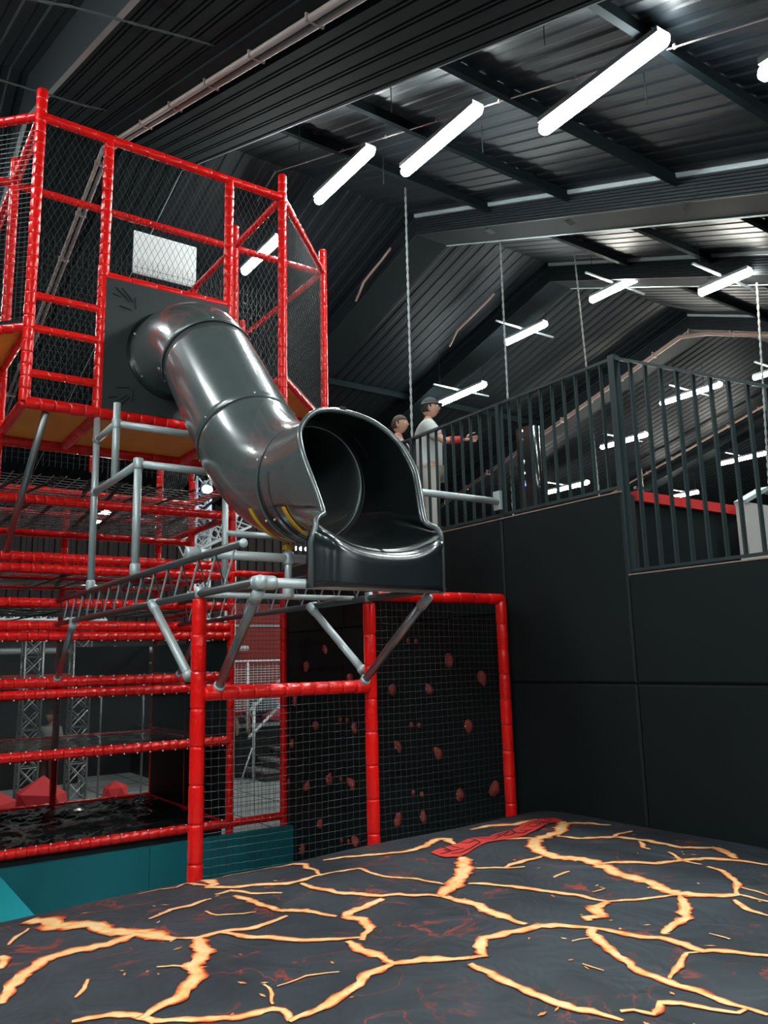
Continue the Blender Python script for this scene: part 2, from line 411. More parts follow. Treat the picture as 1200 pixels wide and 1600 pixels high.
lamp(5.90, 12.15, 9.80, 1.5, 'batten light seen through the netting of the red tower', G1)
lamp(5.46, 2.0, 6.86, 1.5, 'batten light just cut by the right edge of the picture', G1)
lamp(5.46, -.3, 5.95, 1.5, 'batten light over the airbag nearest the camera side', G1)
lamp(12.65, 9.74, 9.91, 1.36, 'batten light hanging above the railing corner post, under the second rafter', G2, 'lampfar')
lamp(12.35, 7.24, 8.9, 1.0, 'batten light at far right beside the fourth rope', G2, 'lampfar')
lamp(12.58, 12.27, 9.84, 1.32, 'batten light crossing the second rope', G2)
lamp(12.70, 14.7, 9.13, 1.8, 'batten light right beside the head of the man in the cap', G2)
lamp(19.2, 12.62, 9.65, 1.96, 'upper batten light of those seen through the right railing bars', G3, 'lampfar')
lamp(19.46, 15.18, 8.96, 1.76, 'batten light seen just right of the railing corner post', G3, 'lampfar')
lamp(20.1, 18.2, 8.15, 2.08, 'lowest batten light seen through the left railing bars', G3, 'lampfar')
lamp(25.2, 14.86, 9.05, 1.8, 'batten light seen through the last railing bars at the right', G3, 'lampfar')
lamp(25.67, 17.48, 8.34, 1.12, 'batten light just over the red padded edge', G3, 'lampfar')
lamp(20.5, 10.9, 10.0, 1.2, 'batten light at the right edge above the railing', G3, 'lampfar')
n_ = 0
for (x, y) in ((-1.2, -2.), (-1.2, 1.), (-1.2, 3.6), (2.2, -3.4), (-1.2, 7.5), (-1.2, 12.), (-1.2, 15.), (-3.6, -.5), (-3.6, 3.), (5.46, -3.), (.6, -.6)):
    lamp(x, y, roof(y)-.75, 1.5, 'batten light out of view, %s' % ['behind the camera on the left','over the camera on the left','left of the play frame front','behind the camera','left of the play frame middle','left of the play frame rear','left of the play frame, rearmost','far left of the camera','far left of the airbag','right of and behind the camera','straight above the camera','right of the airbag','right of the airbag and behind the camera'][n_], G0); n_ += 1
# small floodlight seen behind the scaffold tubes
t = thing('spotlight', 'small glowing spotlight behind the left scaffold tube', 'spotlight', (4.08, 15.0, 5.33))
MB().tube([(3.95, 14.95, 5.25), (4.18, 15.05, 5.42)], .10, 10, True).build('lens', 'lampfar', t, True)
MB().box((4.1, 15.08, 5.38), (4.25, 15.25, 5.52)).build('body', 'housing', t)
MB().tube([(4.18, 15.15, 5.5), (4.18, 15.15, roof(15.1))], .012, 5).build('hanger', 'deck2', t)
# ------------------------------------------------------------------ padded wall on the right and the deck behind it
XW = 4.644
pw = bpy.data.objects.new('wall_padded', None); COL.objects.link(pw); pw['kind'] = 'structure'; pw.location = (XW, 5, 0)
def panel(y0, y1, z0, z1, name='pad_panel', m='pad', bev=.012, x=XW, th=.06):
    """upholstered panel: slightly domed face towards -X"""
    ny, nz = 6, 6; v = []; f = []
    for i in range(ny+1):
        for j in range(nz+1):
            u = i/ny; s = j/nz
            e = min(u*(y1-y0), (1-u)*(y1-y0), s*(z1-z0), (1-s)*(z1-z0))
            v.append((x+(bev if e < .001 else 0), y0+(y1-y0)*(u if 0 < i < ny else u), z0+(z1-z0)*s))
    # thin border columns
    ys = [y0, y0+.015]+[y0+.015+(y1-y0-.03)*k/4 for k in range(1, 4)]+[y1-.015, y1]
    zs = [z0, z0+.015]+[z0+.015+(z1-z0-.03)*k/4 for k in range(1, 4)]+[z1-.015, z1]
    v = []
    for i, y in enumerate(ys):
        for j, z in enumerate(zs):
            edge = i in (0, len(ys)-1) or j in (0, len(zs)-1)
            v.append((x+(bev if edge else 0), y, z))
    n = len(zs)
    for i in range(len(ys)-1):
        for j in range(n-1): f.append((i*n+j, i*n+j+1, (i+1)*n+j+1, (i+1)*n+j))
    k = len(v)
    v += [(x+th, ys[0], zs[0]), (x+th, ys[-1], zs[0]), (x+th, ys[-1], zs[-1]), (x+th, ys[0], zs[-1])]
    c = [0, (len(ys)-1)*n, (len(ys)-1)*n+n-1, n-1]
    for i in range(4): f.append((c[i], c[(i+1)%4], k+(i+1)%4, k+i))
    f.append((k, k+1, k+2, k+3))
    return link(name, v, f, m, pw, False)
for y0, y1 in ((1.1, 2.38), (2.38, 3.675)):
    panel(y0, y1, 0, 1.15); panel(y0, y1, 1.15, 2.397); panel(y0, y1, 2.403, 3.15)
for z0, z1 in ((0, 1.15), (1.15, 2.397), (2.403, 3.755)):
    panel(3.68, 4.93, z0, z1)
MB().box((XW+.06, 1.1, 0), (XW+.14, 3.675, 3.14)).box((XW+.06, 3.675, 0), (XW+.14, 8.95, 3.74)).build('wall_core', 'padx', pw)
MB().box((XW+.005, 3.68, 3.755), (XW+.05, 8.95, 3.764)).box((XW+.005, 1.1, 3.15), (XW+.05, 3.675, 3.158)).build('edge_strip', 'pipe2', pw)
for y0, y1 in ((4.94, 6.22), (6.23, 7.5), (7.51, 8.93)): panel(y0, y1, 2.955, 3.755)
# climbing wall
cw = thing('climbing_wall', 'black climbing wall with red holds behind the net of the cage', 'climbing wall', (XW, 7, 0))
for y0, y1 in ((4.94, 6.22), (6.23, 7.5), (7.51, 8.93)):
    for z0, z1 in ((0, 1.5), (1.505, 2.95)):
        MB().box((XW-.015, y0, z0), (XW+.06, y1, z1)).build('wall_board', 'pad', cw)
HOLDS = [(7.85,2.74),(8.28,2.56),(7.31,2.42),(5.68,2.59),(5.24,2.43),(6.56,2.32),(5.99,2.34),(5.45,2.03),(6.5,1.78),(5.88,1.77),(8.07,1.89),(7.27,1.93),(8.64,1.67),(7.79,1.37),(8.27,1.24),(7.34,1.35),(5.6,1.46),(5.15,1.55),(7.99,.88),(6.52,1.12),(6.13,1.2),(7.28,.81),(8.41,.55),(8.56,2.16)]
hr = random.Random(3)
for i, (y, z) in enumerate(HOLDS):
    mb = MB(); a = hr.uniform(-.6, .6)
    mb.ball((0, 0, 0), .050, 14, 10, (.9, .75, 1.1)); v = []
    for p in mb.v:
        p = V(p); q = noise.noise(p*14+V((i*3, 0, 0)))*.040
        p = p*(1+q/.06); p.z += .25*p.y; p.x -= .15*abs(p.z)
        p = Matrix.Rotation(a, 3, 'X') @ p
        if p.x > .0: p.x = .0
        v.append((XW-.015+p.x, y+p.y, z+p.z))
    mb.v = v
    h = mb.build('climbing_hold', 'hold', cw, True)
    MB().ball((XW-.058, y, z), .009, 6, 4).build('bolt', 'alu', h)
for (y, z) in [(7.55,2.76),(7.56,1.99),(7.42,1.99),(6.28,2.0),(6.16,2.0),(7.56,1.38),(7.42,1.385),(6.28,1.39),(6.15,1.39),(7.57,.77),(7.43,.78),(6.29,2.78),(6.17,2.77),(8.73,1.24)]:
    MB().ball((XW-.022, y, z), .024, 8, 6, (.7, 1, 1)).build('small_round_hold', 'hold', cw, True)
# deck behind
dk = struct(MB().box((XW+.14, 3.72, 3.60), (13.5, 12.5, 3.76)).build('floor_deck', 'padx'))
dk2 = struct(MB().box((XW+.14, .6, 3.0), (13.5, 3.70, 3.13)).build('floor_deck_lower', 'padx'))
t = thing('padded_step', 'black padded step face with a red padded top edge behind the railing bars', 'padded step', (5.4, 3.72, 3.13))
MB().box((4.80, 3.70, 3.13), (6.10, 3.76, 3.70)).build('face_pad', 'pad', t)
for k in range(5): MB().box((4.80+k*.26, 3.66, 3.70), (4.80+k*.26+.257, 3.80, 3.775)).build('top_pad', 'red2', t)
t = thing('partition_panel', 'plain taupe partition panel standing behind the railing at the right edge', 'partition', (7.2, 3.4, 3.13))
pa = MB().box((5.78, 3.42, 3.13), (8.6, 3.50, 3.74)); pa.build('panel', 'partition', t)
MB().bar((5.78, 3.46, 3.74), (6.12, 3.46, 3.88), .1, .03).bar((6.12, 3.46, 3.88), (8.6, 3.46, 3.80), .1, .03).build('top_cap', 'edge', t)

# ------------------------------------------------------------------ railing
XG = XW+.045
rl = thing('railing', 'dark metal balustrade with flat upright bars running along the deck edge', 'railing', (XG, 5, 3.76))
MB().bar((XG, 3.67, 4.775), (XG, 8.9, 4.775), .045, .022).build('top_rail', 'rail', rl)
MB().bar((XG, 3.67, 3.80), (XG, 8.9, 3.80), .03, .02).build('bottom_rail', 'rail', rl)
def railtop(y): return 4.755-(3.67-y)*.50
MB().bar((XG, 3.67, railtop(3.67)+.02), (XG, 1.5, railtop(1.5)+.02), .045, .022).build('top_rail', 'rail', rl)
MB().bar((XG, 3.70, 3.185), (XG, 1.3, 3.185), .03, .02).build('bottom_rail', 'rail', rl)
MB().bar((XG, 3.69, 3.13), (XG, 3.69, 4.80), .07, .055).build('post', 'rail', rl)
for y in (4.95, 6.21, 7.48, 8.74): MB().bar((XG, y, 3.70), (XG, y, 4.785), .05, .045).build('post', 'rail', rl)
b0 = MB().bar((XG, 0, 3.80), (XG, 0, 4.77), .028, .012, (0, 1, 0)).build('baluster', 'rail', rl)
y = 3.69+.127; first = True
while y < 8.85:
    if min(abs(y-p) for p in (4.95, 6.21, 7.48, 8.74)) > .05:
        if first: b = b0; first = False
        else: b = b0.copy(); COL.objects.link(b)
        b.location = (0, y, 0); b.parent = rl; b.location = (0, y, 0)
    y += .126
y = 3.545
while y > 1.5:
    MB().bar((XG, y, 3.185), (XG, y-.0, railtop(y)+.015), .034, .014, (0, 1, 0)).build('baluster', 'rail', rl); y -= .124
# ------------------------------------------------------------------ front cage
Yf = 4.87; PX = (1.945, 3.235, 4.525)
cg = thing('climbing_cage', 'red padded cage frame with black netting in front of the climbing wall', 'play frame', (3.2, Yf, 0))
pad('post', (PX[0], Yf, .3), (PX[0], Yf, 3.012), cg, .047, .23)
pad('post', (PX[1], Yf, .3), (PX[1], Yf, 3.012), cg, .045, .22)
pad('post', (PX[2], Yf, .3), (PX[2], Yf, 3.06), cg, .045, .20)
pad('crossbar', (PX[0]+.03, Yf-.015, 2.425), (PX[1]-.03, Yf-.015, 2.425), cg, .046, .115)
pad('crossbar', (PX[1]+.03, Yf, 3.07), (PX[2]+.02, Yf, 3.07), cg, .042, .16)
net_with_glints(net_plane((PX[0]+.05, Yf, 1.0), (1,0,0), (0,0,1), 1.19, 1.38, .049, .0015, wav=.005, seed=1), 'net', cg)
net_with_glints(net_plane((PX[1]+.05, Yf, 1.0), (1,0,0), (0,0,1), 1.19, 2.02, .049, .0013, wav=.005, seed=2), 'net', cg)

# ------------------------------------------------------------------ multi level play frame (left, behind)
Yb, Ym, Yr_ = 8.74, 10.03, 11.32
pf = thing('play_frame', 'red padded multi-level climbing frame with black mats and rope floors', 'play frame', (2, Yb, 0))
for x, y, z1, st in ((1.30, Yb, 5.0, .12), (3.88, Yb, 5.0, .12), (4.56, Yb, 3.66, .13), (1.30, Yr_, 5, .2), (2.59, Yr_, 5, .2), (3.88, Yr_, 5, .2), (3.88, Ym, 5, .2), (.01, Yb, 5, .2), (.01, Yr_, 5, .2)):
    pad('post', (x, y, .02 if x < 4 else .1), (x, y, z1), pf, .044, st, 10)
LV = [.87, 1.757, 2.35, 2.465, 2.925, 3.03, 3.262, 3.612, 3.728, 4.325]
for z in LV:
    pad('crossbar', (.0, Yb-.01, z), (3.86, Yb-.01, z), pf, .051, .10, 10)
pad('crossbar', (3.88, Yb, .865), (4.56, Yb, .865), pf, .043, .10, 10)
pad('crossbar', (3.88, Yb, 3.65), (4.56, Yb, 3.65), pf, .040, .12, 10)
for z in (.87, 1.70, 2.41, 3.67, 4.37, 4.66):
    pad('crossbar', (0, Yr_, z), (3.86, Yr_, z), pf, .042, .16, 8)
for z in (3.67, 4.18, 4.70):
    pad('crossbar', (0, Ym, z), (3.86, Ym, z), pf, .042, .16, 8)
for z in (.87, 1.757, 2.41, 2.98, 3.262, 3.67, 4.325, 4.70):
    pad('crossbar', (3.88, Yb, z), (3.88, Yr_, z), pf, .042, .16, 8)
# bright cable ties
for z, off in ((.87, 1), (1.757, 1), (1.757, -1), (2.465, 1), (2.35, -1), (2.925, -1)):
    mb = MB(); x = .9
    while x < 3.85: mb.ball((x, Yb-.04, z+off*.048), .009, 5, 4); x += .137
    stuff(mb.build('cable_tie', 'tie', pf))
# glossy black sheets on the decks
def pvc(name, x0, x1, y0, y1, z, amp, nx=70, ny=56, seed=0, parent=None):
    v = []; f = []
    for i in range(nx+1):
        for j in range(ny+1):
            x = x0+(x1-x0)*i/nx; y = y0+(y1-y0)*j/ny
            q = V((x*1.3+seed, y*2.1, 0)); n1 = noise.noise(q*1.2); n2 = 1-abs(noise.noise(q*2.6+V((5, 3, 0))))*2.5; n3 = noise.noise(q*7)
            e = min(1, min(i, nx-i, j, ny-j)/2)
            v.append((x, y, z+amp*e*(n1*1.2+max(0, n2)**3*1.1+n3*.25)))
    for i in range(nx):
        for j in range(ny): a = i*(ny+1)+j; f.append((a, a+1, a+ny+2, a+ny+1))
    return link(name, v, f, 'mat_black', parent, True)
pvc('floor_sheet', 0, 3.84, Yb+.03, Yr_, .875, .03, seed=1, parent=pf)
pvc('floor_sheet', 0, 3.84, Yb+.03, Yr_, 1.72, .012, 40, 30, seed=4, parent=pf)
pvc('floor_sheet', 0, 3.84, Yb+.03, Yr_, 2.41, .012, 30, 20, seed=8, parent=pf)
pvc('floor_sheet', 0, 3.84, Yb+.03, Yr_, 2.98, .012, 30, 20, seed=12, parent=pf)
MB().box((0, Yb+.02, .1), (3.8, Yb+.06, .82)).build('skirt_board', 'padx', pf)
# dark side boards and fine screens
for z0, z1 in ((.90, 1.70), (1.79, 2.30), (2.52, 2.88)):
    MB().box((3.84, Yb+.05, z0), (3.855, Yr_-.05, z1)).build('side_board', 'pad', pf)
MB().box((2.8, Yr_+.02, 2.5), (3.8, Yr_+.03, 2.88)).build('back_board', 'pad', pf)
for z0, z1 in ((1.80, 2.31), (2.51, 2.88)):
    link('screen_mesh', [(.05, Yb-.0, z0), (3.84, Yb-.0, z0), (3.84, Yb-.0, z1), (.05, Yb-.0, z1)], [(0,1,2,3)], 'mesh', pf)
# rope floors: black webbing and thin cord
def ropefloor(z, cell, r, strap, seed):
    mb = net_plane((.05, Yb+.06, z), (1,0,0), (0,1,0), 3.78, 2.5, cell, r, wav=.006, seed=seed)
    stuff(mb.build('net_floor', 'net3', pf))
    m2 = MB(); rr = random.Random(seed)
    for k in range(11):
        x = .2+k*.35+rr.uniform(-.1, .1); m2.bar((x, Yb+.05, z-.01), (x+rr.uniform(-.5, .5), Yr_, z-.01+rr.uniform(-.05, .1)), .05, .006)
    stuff(m2.build('webbing_strap', 'net', pf))
ropefloor(3.27, .11, .006, 1, 1); ropefloor(3.66, .12, .006, 1, 2); ropefloor(4.325, .12, .006, 1, 3); ropefloor(4.62, .13, .006, 1, 5)
MB().box((0, Ym+.3, 4.72), (3.8, Ym+.42, 4.75)).box((0, Ym+.7, 4.72), (3.8, Ym+.8, 4.75)).build('plank_floor', 'wood', pf)
net_plane((3.93, Yb, .92), (1,0,0), (0,0,1), .58, 2.68, .05, .0028, wav=.003, seed=4).build('net', 'net', pf)

# ------------------------------------------------------------------ the red tower
Yt = 7.45; ZB, ZT, ZC = 4.95, 7.80, 5.66
tw = thing('slide_tower', 'red padded tower wrapped in black netting where the tube slide starts', 'play frame', (2.6, Yt, ZB))
XA, XB_ = 1.30, 3.88
for x, y, z0, z1 in ((XA, Yt, ZB, 8.08), (XB_, Yt, ZB, 8.08), (1.945, Yt, ZB, ZT), (3.235, Yt, ZB, ZT), (XA, Yb, 5.0, 8.08), (XB_, Yb, 5.0, 8.08), (5.17, Yb, 5.2, 8.12), (5.17, Yr_, 5.2, 8.08), (XB_, Yr_, 5.0, 8.08)):
    pad('post', (x, y, z0), (x, y, z1), tw, .050, .115, 12)
def bar(a, b, step=.13, r=.043): return pad('crossbar', a, b, tw, r, step, 10)
bar((XA, Yt, ZT), (XB_, Yt, ZT), .17, .048); bar((XA, Yt, ZB), (XB_, Yt, ZB), .13, .056)
for z in (5.977, 5.66, 5.23): bar((XA+.04, Yt, z), (1.945, Yt, z), .16, .036)
bar((1.945, Yt, 6.335), (3.235, Yt, 6.335), .25, .045)
bar((0, Yb, ZT-.02), (5.17, Yb, ZT-.02), .14); bar((XA, Yb, ZB-.02), (XB_, Yb, ZB-.02), .2, .07)
bar((XB_, Yt, ZT), (XB_, Yr_, ZT), .14, .04); bar((XA, Yt, ZT), (XA, Yr_, ZT), .14, .045); bar((5.17, Yb, ZT), (5.17, Yr_, ZT), .14, .04)
bar((XB_, Yt, ZT), (5.17, Yb, ZT), .12); bar((XA, Yt, ZT), (0, Yb, ZT), .12)
bar((XB_, Yt, ZC), (5.17, Yb, ZC), .12); bar((XA, Yt, ZC), (0, Yb, ZC), .12)
bar((XA, Yt, ZB), (XA, Yb, ZB), .2); bar((XB_, Yt, ZB), (XB_, Yb, ZB), .2); bar((1.945, Yt+.05, ZB-.02), (1.945, Yb, ZB-.02), .2, .055); bar((3.235, Yt+.05, ZB-.02), (3.235, Yb, ZB-.02), .2, .055)
bar((XA, Yt, ZC), (XA, Yb, ZC), .2, .038); bar((XB_, Yt, ZC), (XB_, Yb, ZC), .2, .038); bar((XA-1.3, Yb, ZC), (XA, Yb, ZC), .2, .038); bar((5.17, Yb, ZC), (XB_, Yb, ZC), .2, .038)
for x0, x1 in ((XA+.04, 1.90), (1.99, 3.19), (3.28, 3.84)):
    MB().box((x0, Yt+.04, ZB+.0), (x1, Yb-.04, ZB+.025)).build('floor_board', 'orange', tw)
def tri(p, z, h, m, name):
    v = [(x, y, z) for x, y in p]+[(x, y, z+h) for x, y in p]
    link(name, v, [(2,1,0), (3,4,5), (0,1,4,3), (1,2,5,4), (2,0,3,5)], m, tw)
tri(((XB_, Yt), (5.17, Yb), (XB_, Yb)), ZC+.02, .025, 'orange', 'corner_floor_board'); tri(((XA, Yt), (XA, Yb), (0, Yb)), ZC+.02, .025, 'orange', 'corner_floor_board')
tri(((XB_, Yt), (5.17, Yb), (XB_, Yb)), ZC+.05, .035, 'pad', 'corner_mat'); tri(((XA, Yt), (XA, Yb), (0, Yb)), ZC+.05, .035, 'pad', 'corner_mat')
def tnet(o0, ux, w, z0, z1, cell=.062, diag=True, r=.0021): return net_plane((o0[0], o0[1], z0), ux, (0,0,1), w, z1-z0, cell, r, diag).build('net', 'net2', tw)
tnet((XA, Yt), (1,0,0), .645, 4.99, ZT-.04); tnet((1.945, Yt), (1,0,0), 1.29, 6.37, ZT-.04); tnet((3.235, Yt), (1,0,0), .645, 4.99, ZT-.04)
tnet((XB_, Yt), (1,1,0), 1.824, ZC, ZT-.04, .05, False, .0024); tnet((5.17, Yb), (0,1,0), 2.58, 5.2, ZT-.04, .055, True)
tnet((XA, Yt), (-1,1,0), 1.824, ZC, ZT-.04, .05, False, .0024); tnet((0, Yb), (0,1,0), 2.5, 5.2, ZT-.04, .07, False)
tnet((XA, Yb+1.29), (1,0,0), 3.87, 5.0, 8.0, .07, False, .0028)
tnet((XB_, Yb), (0,1,0), 2.5, 5.0, ZT-.04, .07, True)
# white panel tied on the rear net
tag(MB().box((3.0, 10.05, 7.79), (3.88, 10.08, 8.40)).build('white_panel', 'white'), 'blank white rectangular panel behind the tower netting', 'panel')
# rear posts carrying the rear net
for x in (2.59, 3.88): pad('post', (x, Yb+1.33, 5.0), (x, Yb+1.33, 7.78), tw, .040, .2, 8)

# ------------------------------------------------------------------ tube slide
INS = -1
sl = thing('tube_slide', 'glossy black tube slide curving down from the tower to an open mouth', 'slide', (2.65, Yt, 5.6))
# base board with round hole
cx, cz, R = 2.62, 5.62, .42
n = 48; v = []; f = []
half = .63
for k in range(n):
    a = 2*PI*k/n; c, s = math.cos(a), math.sin(a); q = half/max(abs(c), abs(s))
    for yy in (Yt-.05, Yt-.02):
        v.append((cx-.01+R*c, yy, cz+R*s)); v.append((2.59+q*c, yy, 5.645+q*s*1.045))
for k in range(n):
    a = k*4; b = ((k+1)%n)*4
    f += [(a, b, b+1, a+1), (a+2, a+3, b+3, b+2), (a, a+2, b+2, b), (a+1, b+1, b+3, a+3)]
bd = link('mounting_board', v, f, 'board', sl)
yy = Yt-.056
for ox, oz, fl in ((2.15, 6.10, 1), (2.15, 5.15, -1)):
    for a, b in (((-.10, .12), (.04, .0)), ((-.13, .05), (-.05, .03)), ((-.06, -.06), (.06, -.08)), ((.10, -.06), (.09, .06)), ((-.04, .13), (.07, .01))):
        MB().bar((ox+a[0], yy, oz+fl*a[1]), (ox+b[0], yy, oz+fl*b[1]), .010, .010).build('moulded_arrow_line', 'groove', sl)
# centreline
C1, C2 = V((2.65, 6.50, 5.27)), V((2.68, 5.72, 4.36)); T12 = (C2-C1).normalized()
C0, CE = V((2.62, 7.42, 5.62)), V((2.73, 4.80, 3.83)); TE = V((.02, -1, -.10)).normalized()
def herm(a, b, ta, tb, n):
    out = []
    for i in range(n+1):
        t = i/n; out.append(a*(2*t**3-3*t**2+1)+ta*(t**3-2*t**2+t)+b*(-2*t**3+3*t**2)+tb*(t**3-t**2))
    return out
def sweep(name, pts, r, m, inner=None, n=56, r_of=None):
    mb = MB(); k = len(pts); rings = []
    for i, p in enumerate(pts):
        t = (pts[min(i+1, k-1)]-pts[max(i-1, 0)]).normalized(); x = V((1, 0, 0)); x = (x-t*x.dot(t)).normalized(); u = x.cross(t)
        rr = r_of(i/(k-1)) if r_of else r
        rings += [p+(x*math.cos(2*PI*j/n)+u*math.sin(2*PI*j/n))*rr for j in range(n)]
    mb.add(rings, [(i*n+j, (i+1)*n+j, (i+1)*n+(j+1)%n, i*n+(j+1)%n) for i in range(k-1) for j in range(n)])
    o = mb.build(name, m, sl, True)
    md = o.modifiers.new('thick', 'SOLIDIFY'); md.thickness = .012; md.offset = -1
    return o
def bulge(t): return R*(1+.0*t)
e1 = herm(C0, C1, V((0, -1.15, -.05)), T12*1.15, 26); st = [C1.lerp(C2, i/12) for i in range(13)]; e2 = herm(C2, CE, T12*1.05, TE*1.05, 26)
sweep('upper_elbow', e1, R, 'slide'); sweep('straight_tube', st, R*.985, 'slide'); sweep('lower_elbow', e2, R, 'slide')
def ring(p, t, r0, w_, name='joint_flange', m='black_plastic', th=.016, a0=0, a1=360, parent=None, n=60):
    t = V(t).normalized(); x = (V((1, 0, 0))-t*t.x).normalized(); u = x.cross(t); k = int(n*(a1-a0)/360); vv = []; ff = []
    for i in range(k+1):
        a = math.radians(a0+(a1-a0)*i/k); d = x*math.cos(a)+u*math.sin(a)
        for s, q in ((-w_/2, 0), (-w_/2, th), (w_/2, th), (w_/2, 0)): vv.append(p+t*s+d*(r0+q))
    for i in range(k):
        for j in range(4): ff.append((i*4+j, i*4+(j+1)%4, (i+1)*4+(j+1)%4, (i+1)*4+j))
    return link(name, vv, ff, m, parent or sl, False)
ring(C0+V((0, -.03, 0)), (0, -1, 0), R-.002, .05, th=.035)
for c_, t_ in ((C1, T12), (C2, T12), (CE, TE)): ring(c_, t_, R-.004, .012, m='groove', th=.0065)
C3 = CE+TE*.15
ring(C3, TE, R-.004, .010, m='groove', th=.0065)
ring(CE+TE*.02, TE, R-.022, .006, 'inner_joint', 'steel', .006)
for c, t_, off in ((C1, T12, -.05), (C2, T12, -.05), (CE, TE, -.06), (CE, TE, .06), (C0+V((0, -.1, 0)), V((0, -1, 0)), .0)):
    t_ = t_.normalized(); x = (V((1, 0, 0))-t_*t_.x).normalized(); u = x.cross(t_)
    bm_ = MB()
    for k in range(6):
        a = 2*PI*(k+.3)/6; MB().ball(c+t_*off+(x*math.cos(a)+u*math.sin(a))*(R+.001), .008, 6, 4).build('bolt', 'tie', sl)
# exit section with hood, run-out and apron
EX, EZ = 2.735, 3.815
KP = [(0, 0, 4.40, 4.25), (25, .19, 4.37, 4.215), (45, .315, 4.32, 4.13), (65, .40, 4.26, 4.01), (85, .425, 4.17, 3.84), (100, .405, 4.10, 3.68), (112, .385, 4.05, 3.55), (120, .378, 4.02, 3.475), (125, .388, 4.0, 3.448), (129, .432, 3.985, 3.43), (134, .458, 3.965, 3.375), (141, .385, 3.955, 3.325), (155, .24, 3.95, 3.265), (168, .12, 3.95, 3.242), (180, 0, 3.95, 3.235)]
def edge(t):
    sgn = -1 if t < 0 else 1; t = abs(t)
    for a, b in zip(KP, KP[1:]):
        if t <= b[0]:
            q = (t-a[0])/(b[0]-a[0]); i = KP.index(a)
            mir = lambda k: (-k[1], k[2], k[3])
            A, B = a[1:], b[1:]; Z = KP[i-1][1:] if i else mir(KP[1]); D = KP[i+2][1:] if i+2 < len(KP) else mir(KP[-2])
            def cr(k):
                ta, tb_ = (B[k]-Z[k])*.45, (D[k]-A[k])*.45
                return A[k]*(2*q**3-3*q*q+1)+ta*(q**3-2*q*q+q)+B[k]*(-2*q**3+3*q*q)+tb_*(q**3-q*q)
            return V((EX+sgn*cr(0), cr(1), cr(2)))
ang = [i*2 for i in range(-90, 91)]
rows = 14; v = []; f = []
for t in ang:
    a = math.radians(t); s0 = V((CE.x+.0+R*math.sin(a), CE.y-.01, CE.z+R*math.cos(a))); e_ = edge(t)
    mid = V((EX+R*math.sin(a), 0, EZ-.0+R*math.cos(a)))
    for j in range(rows+1):
        q = j/rows; y = s0.y+(e_.y-s0.y)*q; w2 = q**2.6 if abs(t) > 118 else q**1.5
        base = s0.lerp(V((mid.x, y, EZ+R*math.cos(a))), min(1, q*1.4))
        p = V((base.x+(e_.x-base.x)*w2, y, base.z+(e_.z-base.z)*w2)); v.append(p)
nr = rows+1
for i in range(len(ang)-1):
    for j in range(rows): a = i*nr+j; f.append((a, a+1, a+nr+1, a+nr))
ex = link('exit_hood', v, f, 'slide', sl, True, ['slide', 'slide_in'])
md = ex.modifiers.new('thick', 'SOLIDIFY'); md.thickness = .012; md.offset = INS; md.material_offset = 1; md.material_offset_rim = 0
# apron: rolls over from the lip and falls
lip = [t for t in ang if abs(t) >= 134]
lipseq = [t for t in lip if t > 0]+[t for t in reversed(lip) if False]
seq = [t for t in ang if t >= 134]                # right side 133..180
seq = seq+[-t for t in reversed(seq[:-1])]        # then left side
v = []; f = []; na = 12
for t in seq:
    e_ = edge(t); sx = (e_.x-EX)/.458
    for j in range(na+1):
        q = j/na
        if q < .4:
            a = q/.4*PI/2; y = e_.y-.055*math.sin(a); z = e_.z-.055*(1-math.cos(a))+.0
        else:
            y = e_.y-.055+.01*(q-.4)+.035*abs(sx)**6; z = (e_.z-.055)+(3.018-(e_.z-.055))*((q-.4)/.6)
        kk = max(0, (abs(sx)-.72)/.28); v.append((EX+sx*(.458+.02*min(1, q*2)), y+.10*(1-math.sqrt(max(0, 1-kk*kk)))*.8, z))
na1 = na+1
for i in range(len(seq)-1):
    for j in range(na): a = i*na1+j; f.append((a, a+na1, a+na1+1, a+1))
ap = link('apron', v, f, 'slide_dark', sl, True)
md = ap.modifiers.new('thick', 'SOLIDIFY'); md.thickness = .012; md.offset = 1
# rolled rim round the hood
rim = [edge(t) for t in ang if abs(t) <= 134]
rim = [V((EX-.478, 3.985, 3.02)), V((EX-.478, 3.985, 3.28))]+[p+V((0, -.004, 0)) for p in rim]+[V((EX+.478, 3.985, 3.28)), V((EX+.478, 3.985, 3.02))]
MB().tube(rim, .019, 8).build('rim', 'slide', sl, True)
MB().box((EX-.02, 4.375, 4.26), (EX+.02, 4.42, 4.278)).build('rim_catch', 'groove', sl)
# yellow brackets
for c, t_, a0, a1 in ((CE+V((-.005, .17, .035)), V((0, -1, -.2)), 95, 150), (CE+TE*.28, TE, 98, 150)):
    ring(c, t_, R+.004, .035, 'yellow_bracket', 'yellow', .008, a0, a1)
MB().box((2.63, 6.80, 4.68), (2.67, 6.86, 4.92)).build('yellow_bracket', 'yellow', sl)
MB().box((2.66, 5.05, 3.40), (2.72, 5.11, 3.43)).build('yellow_bracket', 'yellow', sl)

